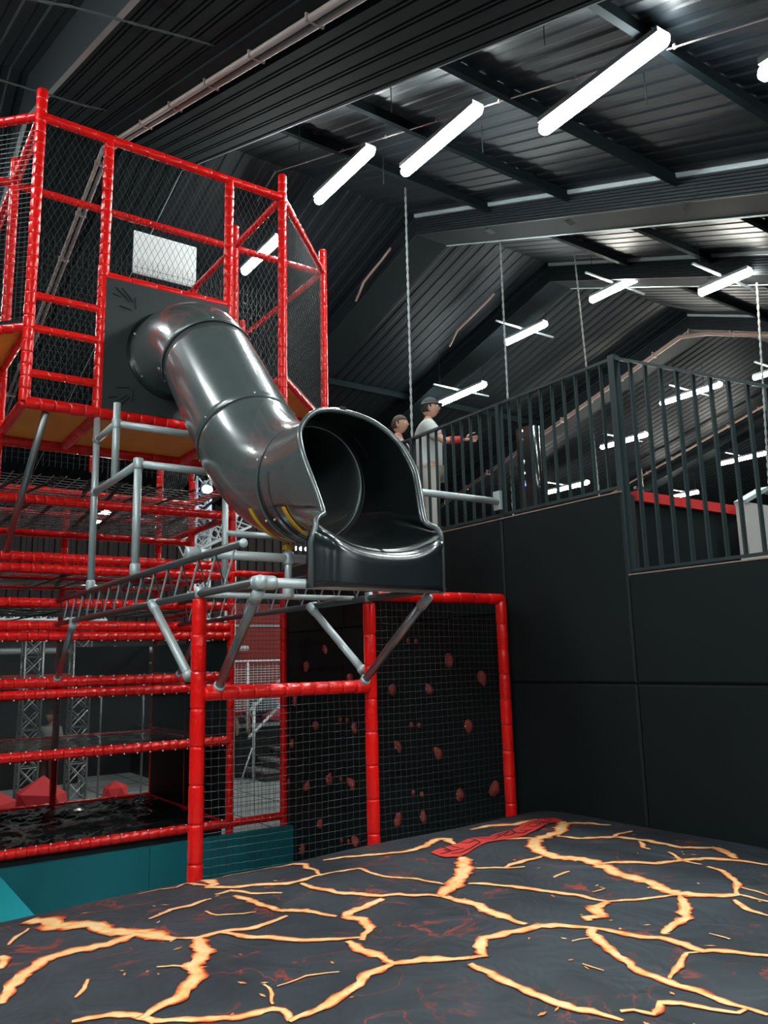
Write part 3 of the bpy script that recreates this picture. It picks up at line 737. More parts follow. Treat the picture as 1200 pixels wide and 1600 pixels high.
# ------------------------------------------------------------------ scaffold that carries the slide
sc = thing('scaffold_frame', 'galvanised scaffold tubes with clamps standing on the ladder beams under the slide', 'scaffold', (2.6, 6.5, 3.3))
def tb(a, b, r=.032, parent=sc, name='scaffold_tube', m='steel', cap=False):
    return MB().tube([a, b], r, 12, True).build(name, m, parent, True)
def cl(p, ax, parent=sc):
    a = V(p)-V(ax)*.045; b = V(p)+V(ax)*.045
    return MB().tube([a, a+V(ax)*.01, b-V(ax)*.01, b], .032, 12, True, [.036, .041, .041, .036]).build('clamp', 'steel', parent, True)
XA1, XA2 = PX[0], PX[1]; UZ = (0, 0, 1); UX = (1, 0, 0); UY = (0, 1, 0)
tb((XA1, 7.46, 3.29), (XA1, 7.46, 4.93)); tb((XA1, 6.84, 4.17), (XA1, 6.84, 4.87)); tb((XA1, 6.2, 3.29), (XA1, 6.2, 4.20))
tb((XA1, 7.46, 4.685), (XA1, 6.84, 4.685)); tb((XA1, 7.46, 4.185), (XA1, 6.2, 4.185)); tb((XA1, 6.84, 4.685), (3.0, 6.84, 4.685)); tb((XA1, 6.2, 4.185), (2.75, 6.2, 4.185))
tb((XA2, 7.46, 3.29), (XA2, 7.46, 4.35)); tb((XA2, 7.46, 3.90), (4.1, 7.46, 3.90)); tb((XA1, 5.08, 3.335), (XA2, 5.08, 3.335)); tb((2.69, 5.08, 3.06), (2.69, 5.08, 3.42), .026); tb((XA1, 5.08, 3.06), (XA2, 5.08, 3.06), .02)
for p, a in (((XA1, 7.46, 3.33), UZ), ((XA1, 6.2, 3.34), UZ), ((XA1, 6.2, 4.185), UZ), ((XA1, 6.84, 4.685), UZ), ((XA1, 7.46, 4.185), UY), ((XA1, 7.42, 4.685), UY), ((XA2, 7.46, 3.33), UZ), ((2.69, 5.08, 3.335), UZ), ((2.69, 5.08, 3.10), UZ), ((XA1+.03, 5.08, 3.335), UX)): cl(p, a)
tie_ = thing('tie_tube', 'galvanised tube tying the slide mouth to the railing post', 'scaffold tube', (3.9, 4.93, 3.9))
MB().tube([(3.155, 4.93, 3.90), (4.60, 4.93, 3.90)], .030, 12).build('tube', 'steel', tie_, True)
MB().box((4.60, 4.90, 3.83), (4.63, 4.98, 3.99)).build('end_plate', 'steel', tie_)
st_ = thing('prop_tube', 'slanting grey tube from the underside of the tower down to the frame at far left', 'scaffold tube', (1.43, 8.1, 4.3))
MB().tube([(1.50, 7.53, 4.90), (1.43, 8.70, 3.78)], .034, 12).build('tube', 'alu', st_, True); MB().tube([(1.43, 8.67, 3.81), (1.43, 8.71, 3.77)], .032, 10).build('clamp', 'alu', st_, True)

# ladder beams
def ladder(x, yn_u, yn_l, label, braces):
    t = thing('ladder_beam', label, 'ladder beam', (x, 6.5, 3.05), 'ladder beams under the slide')
    zu, zl = 3.285, 3.045
    MB().tube([(x, yn_u, zu), (x, 8.69, zu)], .0245, 12).build('chord', 'chord', t, True); MB().tube([(x, yn_l, zl), (x, 8.69, zl)], .0245, 12).build('chord', 'chord', t, True)
    for z, y in ((zu, yn_u), (zl, yn_l)): MB().tube([(x, y-.004, z), (x, y+.004, z)], .0265, 14).build('end_cap', 'steel', t, True)
    y = yn_u+.12; k = 0
    while y < 8.5:
        MB().tube([(x, y, zu-.02), (x, y+.14, zl+.02)], .007, 6).build('lacing_bar', 'steel' , t); MB().tube([(x, y+.14, zl+.02), (x, y+.28, zu-.02)], .006, 6).build('lacing_bar', 'groove', t); y += .28
    for a, b, m, ca in braces:
        br = MB().tube([a, b], .029, 12).build('brace', m, t, True)
        d = (V(b)-V(a)).normalized()
        MB().tube([V(a)-d*.01, V(a)+d*.09], .035, 12).build('clamp', 'steel', br, True); MB().tube([V(b)-d*.03, V(b)+d*.01], .036, 12).build('clamp', 'steel', br, True)
        if ca: MB().tube([V((x, a[1]-.035, zl)), V((x, a[1]+.035, zl))], .034, 12).build('clamp', 'steel', br, True)
    return t
L1 = ladder(PX[0], 4.22, 4.07, 'left ladder beam of grey tube and lacing, on the leftmost cage post', [((PX[0]-.03, 5.68, 3.04), (PX[0]-.035, 4.93, 2.53), 'steel', 1), ((PX[0]+.04, 4.10, 3.0), (PX[0]+.12, 4.83, 2.46), 'alu', 0), ((PX[0], 8.02, 3.02), (PX[0]+.03, 8.69, 2.50), 'alu', 1)])
L2 = ladder(PX[1], 4.22, 4.07, 'right ladder beam of grey tube and lacing, on the middle cage post', [((PX[1]-.03, 5.68, 3.04), (PX[1]-.02, 4.93, 2.53), 'steel', 1), ((PX[1]-.01, 4.16, 3.0), (PX[1]-.08, 4.83, 2.46), 'alu', 0), ((PX[1], 8.02, 3.02), (PX[1]+.01, 8.69, 2.50), 'alu', 1)])
tb((PX[0]-.01, 4.07, 3.045), (PX[1]+.05, 4.07, 3.045), .029); cl((PX[0]+.08, 4.07, 3.045), UX); cl((PX[0]+.02, 4.07, 3.045), UY)
MB().tube([(PX[0], Yf, 3.02), (PX[0], Yf, 3.09)], .03, 10).build('clamp', 'steel', sc, True); MB().tube([(PX[1], Yf, 3.02), (PX[1], Yf, 3.09)], .03, 10).build('clamp', 'steel', sc, True)
# ------------------------------------------------------------------ the airbag
def smst(t): t = max(0, min(1, t)); return t*t*(3-2*t)
def bagz(X, Y):
    ym = 5.34
    v = min(1, max(-1, (Y-2.6)/(ym-2.6))) if Y > 2.6 else min(1, (2.6-Y)/3.0)
    fv = (1-abs(v)**9)**.5
    u = min(1, max(0, (1.1-X)/2.3)); fu = (1-u**3)**.5
    return .45+(.945+.07*smst((X-.8)/3.4))*fv*fu+.012*math.sin(3.1*X+1.3*Y)*math.cos(2.3*Y-X)
bg = thing('airbag', 'big inflated landing bag printed with glowing lava cracks, filling the foreground', 'airbag', (2.2, 2.6, 0))
nx, ny = 110, 130; v = []; f = []
BX0, BX1, BY0, BY1 = -1.2, XW-.02, -.35, 5.34
for i in range(nx+1):
    for j in range(ny+1):
        q = j/ny; Y = BY0+(BY1-BY0)*(1-(1-q)**1.6 if q > 0 else 0); X = BX0+(BX1-BX0)*i/nx
        v.append((X, Y, bagz(X, Y)))
for i in range(nx):
    for j in range(ny): a = i*(ny+1)+j; f.append((a, a+ny+1, a+ny+2, a+1))
link('top_sheet', v, f, 'bag', bg, True)
MB().box((BX0, BY0, 0), (BX1, BY1, .46)).build('side_wall', 'bag', bg)
CR = [[(0.953,4.574,0.073),(0.991,4.522,0.073),(1.03,4.475,0.054),(1.017,4.321,0.051),(1.06,4.3,0.051),(1.103,4.279,0.051),(1.142,4.229,0.051),(1.181,4.181,0.05),(1.202,4.046,0.049),(1.235,4.008,0.049),(1.268,3.97,0.049),(1.293,3.934,0.049),(1.319,3.899,0.049),(1.338,3.846,0.048),(1.357,3.794,0.048),(1.38,3.756,0.048),(1.403,3.719,0.048)],[(0.646,3.473,0.025),(0.673,3.538,0.026),(0.702,3.609,0.028),(0.741,3.668,0.029),(0.783,3.733,0.031),(0.815,3.772,0.032),(0.848,3.813,0.033),(0.882,3.856,0.034),(0.922,3.863,0.034),(0.963,3.87,0.034),(1.004,3.877,0.035),(1.037,3.873,0.035),(1.069,3.869,0.035),(1.102,3.865,0.035),(1.136,3.861,0.035),(1.181,3.874,0.035),(1.228,3.888,0.036),(1.276,3.903,0.036)],[(1.403,3.719,0.019),(1.44,3.7,0.019),(1.477,3.68,0.019),(1.523,3.681,0.019),(1.569,3.682,0.019),(1.616,3.683,0.019),(1.65,3.673,0.019),(1.685,3.663,0.019),(1.72,3.652,0.019),(1.755,3.641,0.019),(1.801,3.651,0.019),(1.847,3.661,0.019),(1.898,3.678,0.019),(1.95,3.695,0.02)],[(1.612,3.675,0.022),(1.628,3.622,0.022),(1.643,3.569,0.022),(1.669,3.543,0.022),(1.695,3.516,0.021),(1.721,3.489,0.021),(1.747,3.462,0.021),(1.771,3.431,0.021),(1.794,3.4,0.021),(1.817,3.369,0.021),(1.839,3.338,0.021),(1.867,3.316,0.021),(1.895,3.294,0.021),(1.922,3.271,0.02),(1.949,3.249,0.02),(1.982,3.232,0.02),(2.015,3.214,0.02),(2.048,3.197,0.02)],[(1.477,3.658,0.04),(1.453,3.555,0.039),(1.431,3.457,0.037),(1.379,3.399,0.035),(1.331,3.344,0.034),(1.323,3.245,0.031),(1.278,3.187,0.03),(1.236,3.133,0.028),(1.191,3.097,0.027),(1.148,3.063,0.026),(1.107,3.047,0.026),(1.067,3.031,0.025),(1.033,3.013,0.025),(0.999,2.995,0.024)],[(0.816,3.136,0.019),(0.841,3.129,0.019),(0.866,3.123,0.019),(0.892,3.116,0.019),(0.918,3.11,0.019),(0.944,3.104,0.02),(0.974,3.075,0.019),(1.004,3.046,0.019),(1.024,3.002,0.019),(1.043,2.959,0.018),(1.064,2.942,0.018),(1.085,2.925,0.018),(1.106,2.909,0.018),(1.127,2.892,0.018),(1.148,2.876,0.018),(1.171,2.862,0.018),(1.195,2.849,0.018),(1.218,2.836,0.018),(1.242,2.823,0.018),(1.266,2.81,0.018),(1.289,2.797,0.018),(1.318,2.794,0.018),(1.347,2.79,0.018),(1.376,2.787,0.019),(1.405,2.783,0.019),(1.427,2.754,0.019),(1.407,2.669,0.018)],[(1.41,2.673,0.019),(1.443,2.675,0.02),(1.478,2.677,0.02),(1.513,2.679,0.02),(1.561,2.695,0.021),(1.61,2.711,0.021),(1.646,2.726,0.022),(1.683,2.742,0.022),(1.721,2.758,0.023),(1.775,2.786,0.023),(1.83,2.816,0.024),(1.874,2.826,0.025),(1.918,2.836,0.025),(1.967,2.852,0.026)],[(1.97,3.194,0.028),(1.965,3.127,0.028),(1.961,3.062,0.027),(1.96,3.001,0.026),(1.96,2.942,0.025),(1.974,2.862,0.024)],[(1.519,4.614,0.01),(1.583,4.622,0.01),(1.65,4.634,0.01),(1.684,4.595,0.01),(1.721,4.561,0.01),(1.815,4.68,0.01),(1.831,4.553,0.02),(1.862,4.468,0.016)],[(1.922,4.686,0.017),(1.918,4.603,0.037),(1.9,4.468,0.027),(1.851,4.415,0.024),(1.892,4.371,0.023),(1.933,4.329,0.022),(1.973,4.307,0.022),(2.013,4.284,0.022),(2.053,4.261,0.021),(2.089,4.237,0.021),(2.126,4.213,0.021),(2.161,4.188,0.02),(2.197,4.163,0.02),(2.27,4.151,0.02),(2.362,4.171,0.021),(2.417,4.16,0.022)],[(1.813,4.261,0.016),(1.859,4.265,0.016),(1.907,4.269,0.016),(1.933,4.206,0.016),(1.96,4.144,0.015),(1.992,4.115,0.015),(2.024,4.086,0.015),(2.056,4.057,0.015),(2.088,4.027,0.015)],[(1.886,4.166,0.023),(1.901,4.069,0.022),(1.917,3.977,0.021),(1.932,3.899,0.02),(1.946,3.823,0.02),(1.978,3.782,0.02),(2.009,3.741,0.02),(2.04,3.7,0.02),(2.06,3.656,0.019),(2.079,3.612,0.019),(2.098,3.568,0.019),(2.116,3.524,0.019)],[(1.411,4.085,0.014),(1.472,4.125,0.014),(1.535,4.166,0.014),(1.592,4.163,0.014),(1.65,4.16,0.015),(1.708,4.178,0.015),(1.768,4.197,0.015)],[(1.661,4.021,0.01),(1.688,3.925,0.01),(1.723,3.904,0.01),(1.758,3.884,0.01),(1.794,3.863,0.01),(1.856,3.85,0.01)],[(2.247,4.109,0.02),(2.259,4.025,0.019),(2.271,3.944,0.018),(2.291,3.889,0.018),(2.31,3.835,0.017),(2.329,3.781,0.017),(2.359,3.736,0.017),(2.388,3.69,0.017),(2.417,3.645,0.017),(2.448,3.618,0.017),(2.479,3.591,0.017),(2.506,3.559,0.017),(2.532,3.526,0.017),(2.559,3.494,0.017),(2.586,3.463,0.017),(2.61,3.424,0.017),(2.634,3.385,0.017)],[(2.417,3.576,0.026),(2.366,3.563,0.026),(2.315,3.55,0.026),(2.252,3.539,0.026),(2.189,3.526,0.026),(2.144,3.483,0.025),(2.173,3.439,0.025),(2.202,3.395,0.025),(2.139,3.284,0.024),(2.058,3.186,0.023),(2.025,3.162,0.023)],[(2.392,4.153,0.013),(2.451,4.147,0.013),(2.511,4.141,0.013),(2.56,4.118,0.013),(2.61,4.095,0.013),(2.614,4.013,0.012),(2.62,3.936,0.012),(2.626,3.862,0.011),(2.648,3.817,0.011),(2.67,3.774,0.011),(2.693,3.731,0.011),(2.715,3.689,0.011),(2.734,3.636,0.011),(2.753,3.584,0.011),(2.771,3.534,0.011),(2.79,3.484,0.011)],[(2.034,4.646,0.01),(2.104,4.689,0.01),(2.35,4.644,0.01),(2.376,4.584,0.01),(2.462,4.601,0.032),(2.468,4.473,0.02),(2.429,4.307,0.015),(2.405,4.175,0.013)],[(2.599,4.471,0.028),(2.657,4.443,0.027),(2.716,4.417,0.026),(2.752,4.384,0.025),(2.788,4.352,0.024),(2.826,4.321,0.024),(2.865,4.293,0.024),(2.905,4.266,0.023),(2.957,4.239,0.023),(3.011,4.214,0.023),(3.09,4.222,0.024),(3.173,4.234,0.025),(3.29,4.314,0.028),(3.417,4.403,0.031),(3.47,4.336,0.029),(3.377,4.171,0.026)],[(3.179,3.859,0.042),(3.058,3.687,0.042),(2.924,3.566,0.041),(2.775,3.455,0.041),(2.646,3.4,0.04)],[(2.646,3.4,0.027),(2.658,3.342,0.027),(2.67,3.285,0.026),(2.681,3.228,0.026),(2.675,3.152,0.026),(2.669,3.077,0.026),(2.66,3.0,0.025),(2.65,2.925,0.025),(2.651,2.86,0.024),(2.652,2.796,0.024)],[(1.959,2.895,0.027),(1.968,2.841,0.026),(2.005,2.826,0.026),(2.041,2.811,0.026),(2.078,2.796,0.026),(2.102,2.775,0.026),(2.126,2.753,0.026),(2.149,2.732,0.026),(2.173,2.711,0.026),(2.196,2.689,0.025),(2.22,2.668,0.025)],[(2.22,2.668,0.023),(2.248,2.652,0.023),(2.277,2.637,0.023),(2.323,2.735,0.025),(2.399,2.794,0.027),(2.44,2.779,0.027),(2.481,2.764,0.027),(2.522,2.761,0.028),(2.563,2.759,0.028),(2.605,2.757,0.029),(2.638,2.74,0.029),(2.67,2.725,0.029),(2.703,2.709,0.03),(2.737,2.694,0.03),(2.759,2.668,0.03),(2.782,2.643,0.03),(2.804,2.617,0.03),(2.827,2.592,0.03)],[(2.183,2.625,0.022),(2.18,2.565,0.021),(2.177,2.507,0.021),(2.172,2.461,0.02),(2.168,2.415,0.02),(2.163,2.372,0.019),(2.168,2.337,0.019),(2.172,2.304,0.018),(2.176,2.271,0.018),(2.181,2.239,0.018),(2.186,2.208,0.018),(2.191,2.178,0.018),(2.198,2.14,0.017),(2.204,2.103,0.017),(2.214,2.078,0.017),(2.224,2.053,0.017),(2.233,2.028,0.017),(2.243,2.004,0.017),(2.253,1.98,0.017),(2.255,1.943,0.016)],[(2.295,1.989,0.014),(2.333,1.966,0.014),(2.348,1.939,0.014),(2.362,1.911,0.014),(2.445,1.948,0.014),(2.468,1.92,0.014),(2.49,1.892,0.014),(2.501,1.863,0.014),(2.512,1.834,0.014),(2.523,1.805,0.014),(2.542,1.786,0.014),(2.56,1.767,0.014),(2.579,1.748,0.014),(2.616,1.748,0.014)],[(2.827,2.592,0.027),(2.745,2.486,0.024),(2.716,2.427,0.023),(2.689,2.371,0.022),(2.663,2.318,0.021),(2.631,2.253,0.02),(2.601,2.192,0.019),(2.6,2.155,0.019),(2.6,2.118,0.019),(2.599,2.083,0.018),(2.599,2.048,0.018),(2.603,2.014,0.018),(2.607,1.981,0.018),(2.611,1.948,0.017),(2.615,1.916,0.017),(2.614,1.884,0.017),(2.614,1.853,0.017),(2.614,1.823,0.017),(2.613,1.793,0.016),(2.623,1.764,0.016),(2.633,1.735,0.016),(2.636,1.704,0.016),(2.639,1.672,0.016)],[(2.82,2.586,0.024),(2.834,2.546,0.023),(2.849,2.506,0.023),(2.861,2.471,0.023),(2.873,2.436,0.023),(2.885,2.401,0.022),(2.901,2.371,0.022),(2.917,2.341,0.022),(2.933,2.311,0.022),(2.938,2.274,0.021),(2.944,2.237,0.021),(2.949,2.202,0.02),(2.948,2.157,0.02),(2.948,2.114,0.019),(2.971,2.095,0.019),(2.995,2.075,0.019),(3.018,2.056,0.019),(3.042,2.036,0.019),(3.053,2.01,0.019),(3.064,1.983,0.019),(3.075,1.957,0.019),(3.087,1.931,0.018)],[(2.889,2.647,0.031),(2.914,2.688,0.032),(2.952,2.675,0.032),(2.99,2.662,0.032),(3.06,2.759,0.034),(3.173,2.799,0.035)],[(3.173,2.799,0.014),(3.215,2.776,0.014),(3.256,2.753,0.014),(3.297,2.729,0.014),(3.341,2.711,0.014),(3.384,2.692,0.014),(3.426,2.673,0.014),(3.469,2.653,0.014),(3.511,2.633,0.014)],[(2.869,3.44,0.018),(2.899,3.405,0.018),(2.929,3.371,0.018),(2.958,3.337,0.018),(2.988,3.304,0.018),(3.018,3.271,0.018),(3.033,3.231,0.018),(3.048,3.191,0.018),(3.063,3.152,0.018),(3.077,3.112,0.018),(3.091,3.073,0.018),(3.11,3.037,0.018),(3.129,3.002,0.018),(3.147,2.966,0.018),(3.164,2.93,0.018),(3.168,2.886,0.017),(3.17,2.842,0.017),(3.173,2.799,0.017)],[(4.367,4.166,0.042),(4.064,3.94,0.041),(3.966,3.936,0.041),(3.869,3.932,0.041),(3.71,3.829,0.041),(3.606,3.644,0.04),(3.595,3.569,0.04),(3.586,3.498,0.04),(3.613,3.457,0.04),(3.64,3.417,0.04),(3.667,3.377,0.04),(3.65,3.304,0.04),(3.634,3.233,0.039),(3.617,3.166,0.038),(3.601,3.102,0.037),(3.585,3.04,0.037),(3.586,2.978,0.036),(3.586,2.917,0.036),(3.568,2.844,0.035),(3.55,2.772,0.035),(3.539,2.708,0.034),(3.528,2.645,0.034),(3.546,2.61,0.034),(3.565,2.576,0.034),(3.582,2.541,0.034),(3.612,2.513,0.034),(3.641,2.485,0.034),(3.669,2.458,0.034),(3.698,2.43,0.034)],[(3.711,4.06,0.025),(3.758,4.036,0.025),(3.805,4.011,0.024),(3.837,3.972,0.024),(3.869,3.932,0.024)],[(4.314,4.128,0.026),(4.353,4.086,0.026),(4.393,4.045,0.027),(4.435,4.005,0.027),(4.465,3.933,0.027),(4.495,3.862,0.028)],[(3.987,3.878,0.024),(4.002,3.818,0.024),(4.016,3.759,0.024),(4.031,3.701,0.023),(4.073,3.673,0.023),(4.116,3.646,0.024),(4.159,3.619,0.024),(4.204,3.593,0.025),(4.214,3.533,0.024),(4.225,3.474,0.024),(4.236,3.416,0.023),(4.247,3.36,0.023),(4.245,3.301,0.022),(4.244,3.243,0.022),(4.244,3.187,0.021),(4.245,3.133,0.021),(4.28,3.099,0.021),(4.317,3.065,0.021),(4.353,3.032,0.021),(4.39,3.0,0.021)],[(4.204,3.593,0.018),(4.312,3.619,0.02),(4.428,3.649,0.021)],[(4.206,3.399,0.017),(4.085,3.281,0.015),(4.074,3.227,0.014)],[(4.405,3.009,0.032),(4.327,2.878,0.029),(4.259,2.808,0.027)],[(3.631,3.253,0.02),(3.68,3.226,0.02),(3.728,3.199,0.02),(3.776,3.172,0.02),(3.799,3.136,0.02),(3.821,3.099,0.02),(3.843,3.063,0.02),(3.866,3.027,0.02),(3.91,3.005,0.02),(3.955,2.982,0.02),(4.001,2.961,0.02),(4.065,2.935,0.021),(4.132,2.91,0.022),(4.156,2.876,0.022),(4.181,2.843,0.022),(4.206,2.811,0.022),(4.231,2.779,0.022),(4.245,2.74,0.022),(4.258,2.702,0.022),(4.272,2.664,0.022),(4.285,2.626,0.022)],[(4.103,3.118,0.014),(4.011,2.968,0.012),(4.012,2.908,0.012),(4.012,2.849,0.012)],[(4.006,2.806,0.016),(4.001,2.755,0.016),(3.995,2.705,0.016),(3.929,2.626,0.015),(3.864,2.55,0.015),(3.689,2.424,0.014)],[(3.698,2.43,0.014),(3.694,2.378,0.014),(3.69,2.328,0.013),(3.686,2.278,0.013)],[(3.812,2.494,0.011),(3.8,2.438,0.011),(3.788,2.384,0.011),(3.776,2.331,0.01)],[(3.609,2.407,0.017),(3.568,2.341,0.016),(3.529,2.278,0.016),(3.516,2.224,0.015),(3.503,2.172,0.015)],[(3.507,2.623,0.027),(3.361,2.485,0.026),(3.238,2.405,0.025),(3.109,2.377,0.024),(2.988,2.337,0.022)],[(2.873,2.148,0.014),(2.783,2.098,0.013),(2.68,2.053,0.013),(2.625,2.041,0.012)],[(2.948,2.114,0.01),(2.908,2.129,0.01),(2.868,2.144,0.01)],[(2.636,2.51,0.008),(2.674,2.501,0.008),(2.714,2.493,0.008),(2.745,2.486,0.008)],[(3.055,3.656,0.012),(3.094,3.624,0.012),(3.134,3.591,0.012),(3.173,3.559,0.012),(3.213,3.527,0.012),(3.262,3.503,0.012),(3.312,3.478,0.012)],[(3.205,3.533,0.016),(3.287,3.549,0.017),(3.371,3.564,0.018),(3.453,3.566,0.018),(3.536,3.566,0.018)],[(3.248,2.943,0.007),(3.344,2.943,0.007)],[(3.287,3.238,0.011),(3.36,3.25,0.011),(3.434,3.261,0.012)],[(3.797,4.507,0.037),(3.88,4.501,0.037),(3.962,4.493,0.037),(4.015,4.435,0.037),(4.071,4.381,0.035),(4.199,4.385,0.036),(4.298,4.358,0.036)],[(3.142,2.215,0.008),(3.138,2.168,0.008),(3.133,2.122,0.008)],[(2.489,2.327,0.006),(2.495,2.296,0.006),(2.501,2.265,0.006),(2.507,2.234,0.006)],[(0.793,4.196,0.011),(0.846,4.267,0.011),(0.92,4.406,0.012)],[(0.712,3.869,0.024),(0.751,3.985,0.025),(0.742,4.049,0.026)],[(0.877,3.331,0.011),(0.923,3.403,0.012),(0.966,3.478,0.013)],[(1.469,2.991,0.009),(1.457,2.887,0.008),(1.432,2.813,0.008)],[(1.508,2.961,0.006),(1.547,2.958,0.007),(1.586,2.954,0.007),(1.642,2.957,0.007),(1.672,2.947,0.007),(1.702,2.937,0.007),(1.732,2.926,0.007),(1.762,2.916,0.007)],[(1.214,3.424,0.01),(1.242,3.409,0.01),(1.27,3.395,0.01),(1.305,3.347,0.01)]]
def ribbon(pts, hw, dz, seed, jag=.5):
    rr = random.Random(seed); P = [V((x, y, 0)) for x, y, _ in pts]; q = []; W = []
    for a, b, wa, wb in zip(P, P[1:], pts, pts[1:]):
        m = max(1, int((b-a).length/.022))
        for i in range(m): q.append(a.lerp(b, i/m)); W.append(wa[2]+(wb[2]-wa[2])*i/m)
    q.append(P[-1]); W.append(pts[-1][2]); k = len(q); v = []; f = []; ac = []
    for i, p in enumerate(q):
        t = q[min(i+1, k-1)]-q[max(i-1, 0)]
        if t.length < 1e-6: t = V((1, 0, 0))
        t.normalize(); nn = V((-t.y, t.x, 0)); e = min(1, i/5, (k-1-i)/5)*.45+.55
        c = p+nn*(noise.noise(p*9+V((seed, 0, 0)))*.02)
        for s in (-1, -.45, .45, 1):
            o = s*W[i]*hw*e*(1+jag*noise.noise(V((p.x*22+s*9, p.y*22, seed)))*1.6); x = c.x+nn.x*o; y = c.y+nn.y*o
            x = min(x, BX1-.002); y = min(y, BY1-.02)
            v.append((x, y, bagz(x, y)+dz)); ac.append(.62 if abs(s) == 1 else .12)
    for i in range(k-1):
        for j in range(3): f.append((i*4+j, (i+1)*4+j, (i+1)*4+j+1, i*4+j+1))
    return v, f, ac
V_, F_, A_ = [], [], []
for i, c in enumerate(CR):
    a, b, d = ribbon(c, 1.2, .0035+.0002*(i % 5), i); n0 = len(V_); V_ += a; F_ += [tuple(x+n0 for x in q) for q in b]; A_ += d
rr = random.Random(11)
for i in range(80):      # flecks scattered round the cracks
    c = rr.choice(CR); p = rr.choice(c); x = p[0]+rr.gauss(0, .1); y = p[1]+rr.gauss(0, .1); a = rr.uniform(0, 6); L = rr.uniform(.008, .026)
    if not (.2 < x < 4.5 and 1.2 < y < 4.8): continue
    w_ = rr.uniform(.004, .009); n0 = len(V_); dx, dy = math.cos(a), math.sin(a)
    for s, q in ((-L, 0), (0, -w_), (L, 0), (0, w_)): X = x+dx*s-dy*q; Y = y+dy*s+dx*q; V_.append((X, Y, bagz(X, Y)+.0045)); A_.append(.3)
    F_.append((n0, n0+1, n0+2, n0+3))
o = link('lava_print', V_, F_, 'lava', bg, False); o['kind'] = 'stuff'
at = o.data.attributes.new('across', 'FLOAT', 'POINT'); at.data.foreach_set('value', A_)
